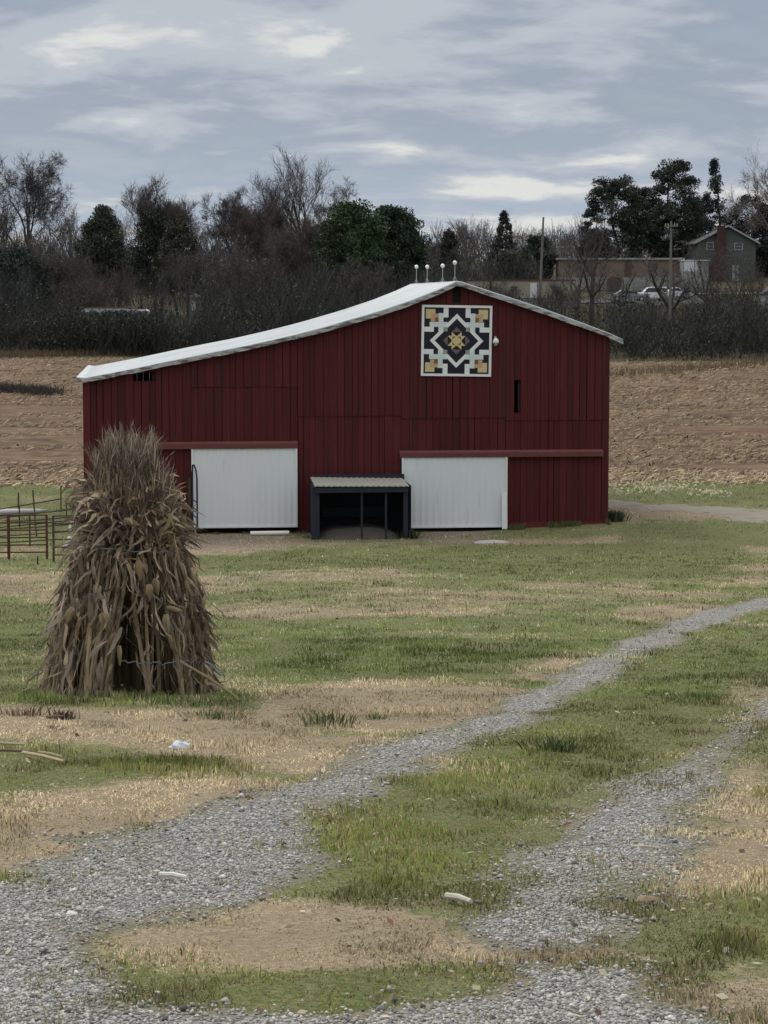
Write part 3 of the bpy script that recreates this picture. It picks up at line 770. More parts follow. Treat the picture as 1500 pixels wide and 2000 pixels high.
# pattern on a 16 x 16 grid inside the frame
HW = QS - t_; NP = 64
X_, Z_ = np.meshgrid((np.arange(NP) + .5) / NP * 16 - 8, (np.arange(NP) + .5) / NP * 16 - 8)
PANEL = []; PANELM = []
def padd(m, mi):
    b = sum(len(q[0]) for q in PANEL); PANEL.append((m.v, [tuple(b + i for i in f) for f in m.f])); PANELM.extend([mi] * len(m.f))
pm = MB(); pm.box(-QS + .01, QS - .01, -.02, .02, -QS + .01, QS - .01); padd(pm, 1)
K = HW / 8.0
def qpoly(lst, mi, lift, name):
    m = MB()
    for poly in lst:
        P_ = [(x * K, z * K) for x, z in poly]
        a = sum(P_[i][0] * P_[(i + 1) % len(P_)][1] - P_[(i + 1) % len(P_)][0] * P_[i][1] for i in range(len(P_)))
        if a < 0: P_ = P_[::-1]
        m.prism(P_, -.02 - lift, -.0195)
    padd(m, mi)
def sq(x0, z0, x1, z1): return [(x0, z0), (x1, z0), (x1, z1), (x0, z1)]
def four(poly):      # the four quarter turns of a motif
    r = [poly]
    for _ in range(3): r.append([(-z, x) for x, z in r[-1]])
    return r
def mir(lst): return lst + [[(-x, z) for x, z in p][::-1] for p in lst]
# navy backing shows as the dark field; white lattice pieces
O, I = 6.55, 5.35   # outer / inner radius of the big white diamond
dia = []
for q_ in four([(O, 0), (0, O), (0, I), (I, 0)]): dia.append(q_)
qpoly(dia, 0, .006, 'white_diamond')
mirr4 = lambda l: mir(l) + [[(x, -z) for x, z in p][::-1] for p in mir(l)]
qpoly(mirr4([sq(2.1, 5.6, 3.3, 8), sq(5.6, 2.1, 8, 3.3)]), 0, .004, 'white_lattice')
qpoly(mirr4([sq(3.3, 3.3, 4.5, 6.65), sq(4.5, 3.3, 6.65, 4.5), sq(2.2, 3.3, 3.3, 4.5), sq(3.3, 2.2, 4.5, 3.3)]), 8, .003, 'pale_green_lattice')
mirr4 = lambda l: mir(l) + [[(x, -z) for x, z in p][::-1] for p in mir(l)]
qpoly(mirr4([sq(5.3, 5.3, 7.6, 7.6)]), 2, .005, 'yellow_patch')
qpoly(mirr4([sq(4.5, 4.6, 6.4, 6.5)]), 3, .0065, 'tan_patch')
qpoly(mirr4([sq(4.5, 4.6, 5.4, 5.6)]), 4, .008, 'rust_patch')
qpoly(mirr4([sq(2.25, 2.25, 3.3, 3.3)]), 5, .009, 'sage_patch')
qpoly(four([(3.3, 0), (2.1, 1.2), (2.1, -1.2)]), 6, .004, 'mauve_patch')
qpoly(four([(2.15, 1.15), (1.1, .05), (2.15, -1.15)]), 7, .005, 'black_patch')
qpoly([sq(-1.15, -1.15, 1.15, 1.15)] , 9, .0045, 'olive_patch')
st = [[(1.3, 0), (0, 1.3), (-1.3, 0), (0, -1.3)]]
for a_ in range(4):
    for s_ in (1, -1):
        p = [(1.1, 0.05 * s_), (2.15, 1.2 * s_), (1.0, 1.2 * s_)]
        for _ in range(a_): p = [(-z, x) for x, z in p]
        st.append(p)
qpoly(st, 2, .007, 'centre_star')
me_ = bpy.data.meshes.new('painted_panel'); me_.from_pydata([v for q in PANEL for v in q[0]], [], [f for q in PANEL for f in q[1]])
put_mesh('painted_panel', me_, QM, quilt); me_.polygons.foreach_set('material_index', PANELM); me_.update()

# ------------------------------------------------------------------ lamp beside the quilt
lu, lz = fac(966.5, 668)
lamp = thing('wall_lamp', 'small white barn light on the wall right of the quilt', 'wall lamp', BO + Matrix.Rotation(BETA, 3, 'Z') @ Vector((lu, -.055, lz)), BETA)
m = MB(); m.box(-.04, .04, -.03, .0, -.02, .20); m.tube([(0, -.03, .16), (0, -.12, .20), (0, -.17, .14)], .018, 6); m.build('bracket', M['steel'], lamp)
m = MB(); m.lathe([(.03, .15), (.06, .12), (.10, .06), (.105, -.04), (.095, -.04), (.02, .1)], (0, -.17, 0), 14); m.build('lamp_shade', M['lampw'], lamp, smooth=True)
m = MB(); m.lathe([(.001, -.14), (.05, -.13), (.07, -.09), (.075, -.045), (.001, -.03)], (0, -.17, 0), 12); m.build('lens', M['steel'], lamp, smooth=True)

# ------------------------------------------------------------------ run-in shelter against the barn
sx0, sz1 = fac(605, 932, -.22)
sh = thing('shelter', 'small dark run-in shelter with tan tin roof between the white doors', 'shelter', BO, BETA)
def fsh(px, py, w): return fac(px, py, w)
WF = -3.1
a0 = fac(606, 932, -.25); a1 = fac(786, 934, -.25); b0 = fac(615, 949, WF); b1 = fac(799, 949, WF)
m = MB(); N = 34
rows_ = []
for k in range(N + 1):
    t_ = k / N; hh = .02 if k % 2 else 0
    A = Vector((a0[0] + (a1[0] - a0[0]) * t_, -.25, a0[1] + (a1[1] - a0[1]) * t_ + hh)); B = Vector((b0[0] + (b1[0] - b0[0]) * t_, WF, b0[1] + (b1[1] - b0[1]) * t_ + hh))
    rows_.append((A, B))
vs = []; fs = []
for A, B in rows_: vs += [A, B, B - Vector((0, 0, .035)), A - Vector((0, 0, .035))]
for k in range(N):
    i = k * 4; j = i + 4
    fs += [(i, i + 1, j + 1, j), (i + 1, i + 2, j + 2, j + 1), (i + 2, i + 3, j + 3, j + 2), (i + 3, i, j, j + 3)]
m.add(vs, fs); m.build('roof', M['tan_tin'], sh)
m = MB(); zf = b0[1] - .04
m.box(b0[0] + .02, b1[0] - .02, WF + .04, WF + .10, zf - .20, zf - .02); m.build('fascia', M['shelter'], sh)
gz_s = zt1(BO.x + fac(700, 1045, WF)[0], BARN_Y + WF) - .05
def pst(px0, px1, wa, wb, name, mt=M['shelter'], zt_=None):
    m = MB(); m.box(fac(px0, 1000, wa)[0], fac(px1, 1000, wa)[0], wa, wb, gz_s - .1, zt_ or (zf - .05)); return m.build(name, mt, sh)
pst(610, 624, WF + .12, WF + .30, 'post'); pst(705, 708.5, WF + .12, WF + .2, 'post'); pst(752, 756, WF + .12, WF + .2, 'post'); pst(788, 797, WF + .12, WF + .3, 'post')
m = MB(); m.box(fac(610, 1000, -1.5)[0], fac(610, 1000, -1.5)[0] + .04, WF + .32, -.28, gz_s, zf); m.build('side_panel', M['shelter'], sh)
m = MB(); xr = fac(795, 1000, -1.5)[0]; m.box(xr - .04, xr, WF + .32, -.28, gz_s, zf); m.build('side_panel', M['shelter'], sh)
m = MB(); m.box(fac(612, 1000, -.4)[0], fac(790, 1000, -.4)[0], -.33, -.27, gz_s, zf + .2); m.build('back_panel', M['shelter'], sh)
m = MB(); m.box(fac(628, 1000, -.45)[0], fac(752, 1000, -.45)[0], -.75, -.70, gz_s + .6, gz_s + .95); m.build('hay_rack', M['shelter'], sh)
M['dirt'] = mat('bedding_dirt', (.12, .10, .085), .3, 3, .95, bump=.6, bscale=14)
x0, x1 = fac(622, 1040, WF)[0], fac(786, 1040, WF)[0]; NX, NY = 40, 22; V = []; 
for j in range(NY + 1):
    for i in range(NX + 1):
        s, t_ = i / NX, j / NY; e = math.sin(math.pi * s) ** .5 * min(1, t_ * 3.5) * (1 if t_ < .85 else (1 - t_) / .15)
        xx, yy = x0 + (x1 - x0) * s, WF + .22 + (2.5) * t_
        V.append((xx, yy, gz_s + .02 + .34 * e * (.75 + .5 * float(vnoise(np.array([xx * 1.3]), np.array([yy * 1.3]), 5)[0]))))
F = [(j * (NX + 1) + i, j * (NX + 1) + i + 1, (j + 1) * (NX + 1) + i + 1, (j + 1) * (NX + 1) + i) for j in range(NY) for i in range(NX)]
o = np_mesh('dirt_mound', np.array(V), np.array(F), M['dirt'], smooth=True); o.location = BO; o.rotation_euler = (0, 0, BETA)
tag(o, 'brown heap of bedding dirt inside the dark shelter', 'dirt mound')

# ------------------------------------------------------------------ small things at the barn front
def local(o, u, w, z, rz=0): o.location = BO + Matrix.Rotation(BETA, 3, 'Z') @ Vector((u, w, z)); o.rotation_euler = (0, 0, BETA + rz)
u_, z_ = fac(986, 1036, -.35); m = MB()
m.add([(-.10, -.03, 0), (.09, -.03, 0), (.09, .03, 0), (-.10, .03, 0), (-.11, .05, 1.28), (.08, .05, 1.28), (.08, .11, 1.28), (-.11, .11, 1.28)], [(0, 3, 2, 1), (4, 5, 6, 7), (0, 1, 5, 4), (1, 2, 6, 5), (2, 3, 7, 6), (3, 0, 4, 7)])
o = m.build('board', M['white_wood'], None, bevel=.006); local(o, u_, -.35, -.06)
tag(o, 'white upright board standing at right edge of the right barn door', 'board')
gx_, gy_ = gp(527, 1046); m = MB(); L = .66
m.tube([(-L, 0, .075), (L, 0, .075)], .075, 14, cap=False); m.tube([(-L, 0, .075), (L, 0, .075)], .066, 14, cap=False)
o = m.build('pipe', M['white_wood'], None, smooth=True); o.location = (gx_, gy_, zt1(gx_, gy_) + .01); o.rotation_euler = (0, R(-.6), R(3))
tag(o, 'white pipe lying on bare dirt below the left barn door', 'pipe')
# dark farm gate swung open, seen almost edge-on at the left white door
wg = -1.9; u0_, z0_ = fac(385.5, 1042, wg); zt_ = fac(380, 912, wg)[1]; uh = fac(377, 912, wg)[0]
gate = thing('farm_gate', 'dark steel tube gate swung open at left edge of left white door', 'gate', BO + Matrix.Rotation(BETA, 3, 'Z') @ Vector((u0_, wg, 0)), BETA)
gb = zt1(gate.location.x, gate.location.y) + .05; dy = 1.55; dxg = (uh - u0_)
m = MB(); r_ = .024; Zt = zt_
pts = [(0, 0, gb), (0, 0, Zt - .42), (dxg * .10, .10, Zt - .25), (dxg * .25, .3, Zt - .12), (dxg * .6, .75, Zt), (dxg * .9, dy - .1, Zt - .05), (dxg * 1.0, dy, Zt - .3), (dxg, dy, gb)]
m.tube(pts, .030, 8); m.build('frame', M['shelter'], gate)
for k in range(5):
    zz_ = gb + .1 + k * .26; m = MB(); m.tube([(0, 0, zz_), (dxg, dy, zz_)], .018, 6); m.build('rail', M['shelter'], gate)
m = MB(); m.box(-.04, .04, -.04, .04, gb - .2, Zt - .5); o = m.build('post', M['olive_pipe'], gate); o.location = (dxg - .1, dy + .1, 0)
# apron scrap: pale flat stone
gx_, gy_ = gp(960, 1060); m = MB(); m.lathe([(.001, .08), (.25, .07), (.38, .03), (.42, -.02)], n=9)
o = m.build('flat_stone', mat('pale_stone', (.40, .38, .36), .2, 5, .9, bump=.3), None); o.location = (gx_, gy_, zt1(gx_, gy_)); o.scale = (1.5, .9, 1)
tag(o, 'pale flat stone in the grass before the right white door', 'stone')

# ------------------------------------------------------------------ corral at the left
def corral_panel(px0, px1, py_base, py_top0, py_top1, nrail, label, mt, posts=(), py_base1=None, rail_r=.022):
    A = gp(px0, py_base); B = gp(px1, py_base1 or py_base)
    za, zb = zt1(*A), zt1(*B)
    Ta = P(px0, py_top0, A[1]).z; Tb = P(px1, py_top1, B[1]).z
    t = thing('corral_panel', label, 'corral panel', (A[0], A[1], za), 0, 'pipe corral panels left of the corn shock')
    d = Vector((B[0] - A[0], B[1] - A[1], zb - za)); ha, hb = Ta - za, Tb - zb
    for k in range(nrail):
        f = .16 + .84 * k / (nrail - 1); m = MB()
        m.tube([(0, 0, ha * f), (d.x / 2, d.y / 2, d.z / 2 + (ha + hb) / 2 * f - .012), (d.x, d.y, d.z + hb * f)], rail_r, 7); m.build('rail', mt, t)
    for s, rr_ in posts:
        m = MB(); hh = ha + (hb - ha) * s; m.tube([(d.x * s, d.y * s, d.z * s - .1), (d.x * s, d.y * s, d.z * s + hh + .02)], rr_, 8); m.build('post', mt, t)
    return t
corral_panel(-60, 92, 1092, 1006, 1006, 6, 'rusty red corral panel with a thick post at the left edge', M['rust'], ((0, .03), (.51, .045), (1, .035)))
corral_panel(105, 190, 1098, 1008, 1004, 6, 'brown corral panel running behind the corn shock', M['olive_pipe'], ((0, .035), (1, .03)))
corral_panel(-40, 190, 1040, 1001, 962, 3, 'long slanting corral rail panel before the white trough', M['olive_pipe'], ((.33, .025), (.73, .02)), 1020)
corral_panel(-40, 175, 1072, 1012, 992, 5, 'second row corral panel between the front panel and the slanting rails', M['olive_pipe'], ((.45, .03), (.9, .025)), 1060)
def loose_post(px, pb, pt, label, r_=.03, lean=0):
    A = gp(px, pb); za = zt1(*A); T = P(px + lean, pt, A[1])
    m = MB(); m.tube([(0, 0, -.1), (T.x - A[0], 0, T.z - za)], r_, 8)
    o = m.build('fence_post', M['olive_pipe'], None); o.location = (A[0], A[1], za)
    return tag(o, label, 'fence post', 'thin posts standing in the corral')
loose_post(36, 1010, 962, 'thin upright post above the white trough'); loose_post(72, 1050, 957, 'thin post leaning to the left behind the front panel', .026, -8); loose_post(119, 1000, 948, 'thin upright post beside the top of the corn shock', .024); loose_post(73.5, 1103, 1086, 'short stub post under the front corral panel', .026)
# white tank behind the rails
A = gp(35, 1016); L = P(92, 1000, A[1]).x - P(2, 1000, A[1]).x
m = MB(); m.tube([(-L / 2, 0, .30), (-L / 2 + .06, 0, .30), (L / 2 - .3, .1, .34), (L / 2, .15, .38)], [.17, .20, .15, .06], 16)
o = m.build('feed_trough', mat('dull_white_trough', (.46, .46, .45), .15, 3), None, smooth=True); o.location = (P(46, 1000, A[1]).x, A[1], zt1(*A) + .12); tag(o, 'long white feed trough behind the slanting corral rails', 'trough')
o.scale = (1, 1, .6)
# torn white wrap hanging on the panel beside the shock
A = gp(140, 1092); rw = random.Random(5); wr = thing('plastic_wrap', 'torn white plastic wrap hanging on corral rail beside the corn shock', 'plastic wrap', (A[0], A[1] - .12, zt1(*A)))
for (px, py, w_, h_) in ((141, 1015, 4, 9), (138, 1031, 5, 14), (136, 1050, 9, 14), (133, 1066, 16, 13), (149, 1062, 6, 12), (152, 1025, 5, 5), (147, 1012, 5, 5)):
    c0_ = P(px, py, A[1]); s_ = A[1] / FPX; m = MB(); nn = 8
    front = []; 
    for k in range(nn):
        a_ = 2 * math.pi * k / nn; rr_ = rw.uniform(.8, 1.15)
        front.append((c0_.x - A[0] + math.cos(a_) * w_ * s_ * .62 * rr_, rw.uniform(-.03, .03), c0_.z - zt1(*A) + math.sin(a_) * h_ * s_ * .6 * rr_))
    cc_ = (c0_.x - A[0], -.06, c0_.z - zt1(*A)); cb_ = (c0_.x - A[0], .03, c0_.z - zt1(*A))
    m.add(front + [cc_, cb_], [(k, (k + 1) % nn, nn) for k in range(nn)] + [((k + 1) % nn, k, nn + 1) for k in range(nn)])
    m.build('torn_sheet', M['white_trim'], wr)

# ------------------------------------------------------------------ corn shock
A = gp(250, 1352); SX, SY = A; SZ = zt1(SX, SY); PXM = FPX / SY     # px per metre there
shock = thing('corn_shock', 'tall shock of dry brown corn stalks standing in the pasture', 'corn shock', (SX, SY, SZ))
HT = P(250, 842, SY).z - SZ
prof_y = [1358, 1250, 1150, 1068, 1000, 940, 880, 835]
prof_r = [172, 158, 140, 108, 100, 86, 70, 55]
pz = [P(250, y_, SY).z - SZ for y_ in prof_y]; pr_ = [r_ / PXM for r_ in prof_r]
def prof(z): return float(np.interp(z, pz, pr_))
def lump(a, z): return 1 + .22 * (float(fbm(np.array([a * 1.6 + 5]), np.array([z * 2.6 + 3 * math.cos(a)]), 77, 3)[0]) - .5)
rs = np.random.default_rng(12)
CEN = lambda z: float(np.interp(z, [0, 1.3, 2.0, 2.6], [0, .03, .04, .0]))
GAPS = ((-1.50, .21, .66), (-.93, .15, .45))      # azimuth of the dark openings, half width, height
def in_gap(a, z):
    for ga, gw, gh in GAPS:
        if abs((a - ga + math.pi) % (2 * math.pi) - math.pi) < gw * (1 - z / gh): return True
    return False
def hollow(q):
    if q[1] > -.05: return False
    for cx, hw, gh in ((.08, .17, .80), (.46, .12, .50)):
        if abs(q[0] - cx) < hw * (1 - max(q[2], 0) / gh): return True
    return False
def path_hollow(pts):
    pts = [np.array(p) for p in pts]
    return any(hollow(a + (b - a) * t) for a, b in zip(pts[:-1], pts[1:]) for t in (0, .33, .66)) or hollow(pts[-1])
stalk_cols = [(.30, .225, .14), (.22, .165, .105), (.38, .29, .18), (.18, .135, .09), (.42, .33, .21)]
ZT = pz[3]
all_st = []
for k in range(430):
    a = rs.uniform(-math.pi, math.pi)
    inner = k >= 170
    r0 = prof(0) * (rs.uniform(.86, 1.02) if not inner else rs.uniform(.45, .85))
    if inner and -1.85 < a < -.7: r0 = prof(0) * rs.uniform(.0, .3)
    r1 = prof(ZT) * (rs.uniform(.62, .92) if not inner else rs.uniform(.2, .6)); a1 = a + rs.normal(0, .16)
    zt_top = rs.uniform(1.5, 2.25); r2 = prof(min(zt_top, 2.4)) * rs.uniform(.5, .95); a2 = a1 + rs.normal(0, .25)
    pts = []
    for s in np.linspace(0, 1, 5):
        z = ZT * s; rr_ = r0 * (1 - s) + r1 * s + .05 * math.sin(math.pi * s); aa = a * (1 - s) + a1 * s
        pts.append((CEN(z) + rr_ * math.cos(aa), rr_ * math.sin(aa), z - .03 * (s == 0)))
    for s in (.5, 1):
        z = ZT + (zt_top - ZT) * s; rr_ = r1 * (1 - s) + r2 * s; aa = a1 * (1 - s) + a2 * s
        pts.append((CEN(z) + rr_ * math.cos(aa), rr_ * math.sin(aa), z))
    if path_hollow(pts): continue
    all_st.append((a, pts, stalk_cols[rs.integers(5)], inner))
def stalk_mesh(m, pts, col):
    rad = [.0185, .0175, .016, .014, .012, .009, .005]; rad = [q * rs.uniform(.85, 1.25) for q in rad]
    k = rs.uniform(.75, 1.25); m.cur = tuple(c * k for c in col); m.tube(pts, rad, 6, cap=True)
facing = sorted([s for s in all_st if not s[3]], key=lambda s: math.sin(s[0]))
for s in facing[:72]:
    m = MB(); stalk_mesh(m, s[1], s[2]); m.build('stalk', M['stalk'], shock, tint=True)
m = MB()
for s in facing[72:] + [s for s in all_st if s[3]]: stalk_mesh(m, s[1], s[2])
o = m.build('stalk_bundle', M['stalk'], shock, tint=True); o['kind'] = 'stuff'
# leaves: curved strips
def leaf_strips(items):
    """items: list of (points(6), side vectors, width, colour)"""
    V = []; F = []; C = []; b = 0
    for pts, side, w, col in items:
        n = len(pts); ws = w * np.array([.5, .95, 1, .8, .5, .06]) if n == 6 else w * np.ones(n)
        for i in range(n):
            V.append(pts[i] - side[i] * ws[i] / 2); V.append(pts[i] + side[i] * ws[i] / 2)
            C += [col * (1 - .06 * i)] * 2
        for i in range(n - 1): F.append((b + 2 * i, b + 2 * i + 1, b + 2 * i + 3, b + 2 * i + 2))
        b += 2 * n
    return np.array(V), np.array(F), np.array(C)
leaf_cols = [(.34, .265, .19), (.40, .31, .21), (.26, .21, .165), (.50, .40, .28), (.20, .16, .13), (.33, .275, .23)]
def make_leaf(z0, a, rfac, L, w, d0, droop, col, kink=.3):
    rfac = rfac * lump(a, z0); p = np.array([CEN(z0) + prof(z0) * rfac * math.cos(a), prof(z0) * rfac * math.sin(a), z0])
    d = np.array(d0, float); pts = []; side = []; rot = rs.uniform(0, math.pi)
    st = L / 5
    for i in range(6):
        pts.append(p.copy()); dn = d / np.linalg.norm(d)
        ref = np.array([math.cos(a), math.sin(a), .2]); s_ = np.cross(dn, ref); s_ /= (np.linalg.norm(s_) + 1e-6)
        nn_ = np.cross(s_, dn); th = rot * .5 + i * rs.uniform(-.3, .45)
        side.append(s_ * math.cos(th) + nn_ * math.sin(th))
        p = p + dn * st; d = dn + np.array([rs.normal(0, kink), rs.normal(0, kink), droop + rs.normal(0, kink * .6)])
    for q in pts: q[2] = max(q[2], .012)
    return pts, side, w, np.array(col) * rs.choice([.4, .7, .95, 1.2, 1.6])
low = []
while len(low) < 1350:
    a = rs.uniform(-math.pi, math.pi); z0 = rs.uniform(.12, ZT + .05)
    out = rs.uniform(.0, .35)
    d0 = (math.cos(a) * out + rs.normal(0, .22), math.sin(a) * out + rs.normal(0, .22), -1)
    it = make_leaf(z0, a, rs.uniform(.9, 1.03), rs.uniform(.2, .55), rs.choice([.009, .016, .026, .042]) * rs.uniform(.7, 1.2), d0, -.12, leaf_cols[rs.integers(6)], .42)
    if path_hollow(it[0]) and (it[2] > .03 or rs.random() < .93): continue
    low.append(it)
v, f, c = leaf_strips(low); o = np_mesh('lower_leaves', v, f, M['leaf'], shock, col=c); o['kind'] = 'stuff'
up_ = []
for k in range(1150):
    a = rs.uniform(-math.pi, math.pi); z0 = ZT - .06 + (1.98 - ZT + .06) * rs.random() ** 1.2
    out = rs.uniform(.1, .9); upz = rs.uniform(-.2, .9)
    lean = -.35 if rs.random() < .5 else 0
    d0 = (math.cos(a) * out + lean * .7, math.sin(a) * out, upz)
    cc_ = leaf_cols[rs.integers(6)]
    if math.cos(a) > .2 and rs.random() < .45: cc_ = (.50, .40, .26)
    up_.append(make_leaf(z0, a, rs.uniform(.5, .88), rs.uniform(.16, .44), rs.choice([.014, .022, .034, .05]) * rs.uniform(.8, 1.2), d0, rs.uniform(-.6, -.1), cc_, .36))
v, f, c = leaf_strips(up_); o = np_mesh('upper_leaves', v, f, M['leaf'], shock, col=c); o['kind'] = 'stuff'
# tassels
ta = []
for k in range(330):
    a = rs.uniform(-math.pi, math.pi); q_ = rs.random(); z0 = 1.55 + .80 * q_; rf = rs.uniform(.15, .95) * (1.08 - .18 * q_) if q_ > .35 else rs.uniform(.7, .95)
    col = np.array([(.33, .27, .215), (.28, .225, .18), (.38, .31, .24), (.24, .19, .155)][rs.integers(4)])
    lx = math.cos(a) * .13 + rs.normal(0, .13) - (.25 if z0 < 1.9 and math.cos(a) < .1 else 0); ly = math.sin(a) * .13 + rs.normal(0, .13)
    for j in range(7):
        d0 = (lx + rs.normal(0, .16), ly + rs.normal(0, .16), 1.0 + rs.uniform(-.2, .2))
        L = rs.uniform(.13, .27) * (1.3 if j == 0 else 1)
        it = make_leaf(z0 + rs.uniform(-.03, .06), a, rf, L, rs.uniform(.007, .014), d0, rs.uniform(-.12, .02), col, .09)
        ta.append(it)
for px, py, dx in ((216, 838, -.05), (205, 845, -.1), (185, 862, -.2), (262, 850, .05), (278, 846, .1), (297, 826, .06), (298, 835, .0), (240, 860, 0), (320, 900, .25)):
    T = P(px, py, SY); 
    for j in range(4):
        p0 = np.array([T.x - SX - dx * .25 + rs.normal(0, .008), rs.normal(0, .05), T.z - SZ - .30]); p1 = np.array([T.x - SX + rs.normal(0, .012), p0[1], T.z - SZ - rs.uniform(0, .06)])
        pts = [p0 + (p1 - p0) * t_ + rs.normal(0, .004, 3) for t_ in np.linspace(0, 1, 6)]
        ta.append((pts, [np.array([math.cos(j), math.sin(j), 0])] * 6, .016, np.array((.36, .30, .24))))
v, f, c = leaf_strips(ta); o = np_mesh('tassels', v, f, M['leaf'], shock, col=c); o['kind'] = 'stuff'
# pale ears in their husks hanging on the shock
for (px, py, L, w, tilt) in ((148, 1190, .22, .065, -.5), (225, 1195, .20, .075, .35), (286, 1100, .20, .055, .1), (306, 1140, .16, .06, 0), (318, 1130, .16, .055, .1), (338, 1205, .24, .06, .05), (346, 1235, .16, .03, .1), (352, 1175, .16, .045, 1.3), (239, 1225, .14, .04, -.4), (253, 1255, .20, .04, .0), (270, 1010, .16, .06, 1.2), (404, 1262, .07, .05, .9), (232, 1290, .22, .022, -.35)):
    q_ = P(px, py, SY); z = q_.z - SZ; x = q_.x - SX; rr_ = prof(z) * 1.02; yy = -math.sqrt(max(rr_**2 - (x - CEN(z))**2, .02)) - .03
    k = rs.uniform(.8, 1.1); cl = np.array((.46, .35, .21) if rs.random() < .6 else (.54, .45, .30)) * k; it = []
    for j in range(5):
        th = (j - 2) * .75; pts = []; sd_ = []
        for i in range(6):
            f = i / 5 - .5; flare = 1 + (.8 * max(0, -f) + .25 * rs.random()) * (j % 2); wv = w * .42 * [.5, .95, 1.1, 1.0, .7, .25][i] * flare
            cx_ = x + math.sin(tilt) * L * f; cz_ = z - math.cos(tilt) * L * f
            pts.append(np.array([cx_ + math.cos(tilt) * wv * math.sin(th), yy - wv * math.cos(th) + .02 * f, cz_ + math.sin(tilt) * wv * math.sin(th)])); sd_.append(np.array([math.cos(th) * math.cos(tilt), math.sin(th), math.cos(th) * math.sin(tilt)]))
        it.append((pts, sd_, w * .55, cl * rs.uniform(.7, 1.15)))
    v, f, c = leaf_strips(it); np_mesh('corn_husk', v, f, M['leaf'], shock, col=c)
# twine band and loose ends
m = MB()
for z, jit in ((ZT + .0, .012), (.40, .012)):
    a0_, a1_ = (-math.pi, math.pi) if z > 1 else (-1.55, -.35)
    pts = [(CEN(z) + (prof(z) * 1.0 + .01) * math.cos(a), (prof(z) + .01) * math.sin(a), z + rs.normal(0, jit) - .06 * math.sin(a * 1.0 + 1)) for a in np.linspace(a0_, a1_, 30)]
    m.tube(pts, .005, 5)
q_ = [P(x_, y_, SY - .75) for x_, y_ in ((400, 1292), (415, 1300), (424, 1312), (432, 1318))]
m.tube([(p.x - SX, p.y - SY, p.z - SZ) for p in q_], .011, 5)
m.build('twine', M['twine'], shock)
# stalk leaning out of the shock onto the grass
q0 = P(352, 1292, SY - .70); g1 = gp(462, 1368); m = MB(); m.cur = (.24, .18, .10)
m.tube([(q0.x - SX, q0.y - SY, q0.z - SZ), ((q0.x + g1[0]) / 2 - SX, (q0.y + g1[1]) / 2 - SY, (q0.z + zt1(*g1)) / 2 - SZ + .03), (g1[0] - SX, g1[1] - SY, zt1(*g1) - SZ + .03), (g1[0] - SX + .03, g1[1] - SY - .1, zt1(*g1) - SZ + .01)], [.014, .012, .010, .006], 6)
m.build('stalk', M['stalk'], shock, tint=True)['label'] = 'loose stalk leaning out to the right onto the grass'

# ------------------------------------------------------------------ loose stalks and litter on the grass
def ground_stalk(a, b, label, r_=.016, col=(.30, .24, .15), lift=.03, name='corn_stalk'):
    A = gp(*a); B = gp(*b); m = MB(); m.cur = col; za, zb = zt1(*A), zt1(*B)
    md = ((B[0] - A[0]) / 2, (B[1] - A[1]) / 2 + .01, (zb - za) / 2 + lift * 1.1)
    m.tube([(0, 0, lift), md, (B[0] - A[0], B[1] - A[1], zb - za + lift)], [r_, r_ * .95, r_ * .7], 7)
    o = m.build(name, M['stalk'], None, tint=True); o.location = (A[0], A[1], za)
    return tag(o, label, 'corn stalk' if name == 'corn_stalk' else 'stick', 'loose corn stalks on the grass' if name == 'corn_stalk' else None)
ground_stalk((-60, 1462), (48, 1465), 'upper pale corn stalk reaching in from the left edge', .011, (.36, .30, .20), .04)
ground_stalk((45, 1478), (125, 1496), 'lower pale corn stalk slanting across the grass at left', .012, (.40, .33, .20))
ground_stalk((75, 1480), (122, 1490), 'short corn stalk lying just above the slanting pale one', .009, (.33, .27, .17), .04)
ground_stalk((-40, 1474), (60, 1476), 'dark corn stalk under the upper pale stalk', .011, (.13, .10, .08))
ground_stalk((92, 1408), (126, 1406), 'short dark stalk piece on tan turf below the shock', .012, (.15, .11, .085))
ground_stalk((312, 1722), (365, 1727), 'white stick lying on the left gravel track', .012, (.62, .62, .58), .03, 'stick')
ground_stalk((872, 1764), (920, 1775), 'pale split stick at the edge of the right gravel track', .014, (.50, .46, .38), .03, 'stick')
ground_stalk((1232, 1662), (1290, 1664), 'thin pale twig lying across the right gravel track', .006, (.46, .42, .33), .02, 'stick')
def clod(px, py, sx, sz, col, label, name, cat):
    A = gp(px, py); m = MB(); rr_ = random.Random(int(px)); m.lathe([(.001, 1), (.5, .9), (.85, .55), (1, .1), (.8, -.2)], n=10)
    m.v = [(x * rr_.uniform(.8, 1.15), y * rr_.uniform(.8, 1.15), z * rr_.uniform(.8, 1.1)) for x, y, z in m.v]
    o = m.build(name, mat('m_' + name, col, .2, 20, .8), None); s_ = A[1] / FPX; o.location = (A[0], A[1], zt1(*A) + .005); o.scale = (sx * s_, sx * s_ * .8, sz * s_)
    return tag(o, label, cat)
clod(352, 1462, 22, 14, (.55, .60, .64), 'crumpled white scrap in the grass left of the drive', 'plastic_scrap', 'scrap')
clod(140, 1790, 14, 9, (.68, .68, .66), 'large white stone on the left gravel track near the bottom', 'white_stone', 'stone')
clod(88, 1868, 13, 8, (.03, .028, .03), 'black stone on the gravel at lower left', 'black_stone', 'stone')
clod(1095, 1946, 10, 8, (.70, .70, .70), 'round white pebble in the right gravel near the bottom', 'white_pebble', 'stone')
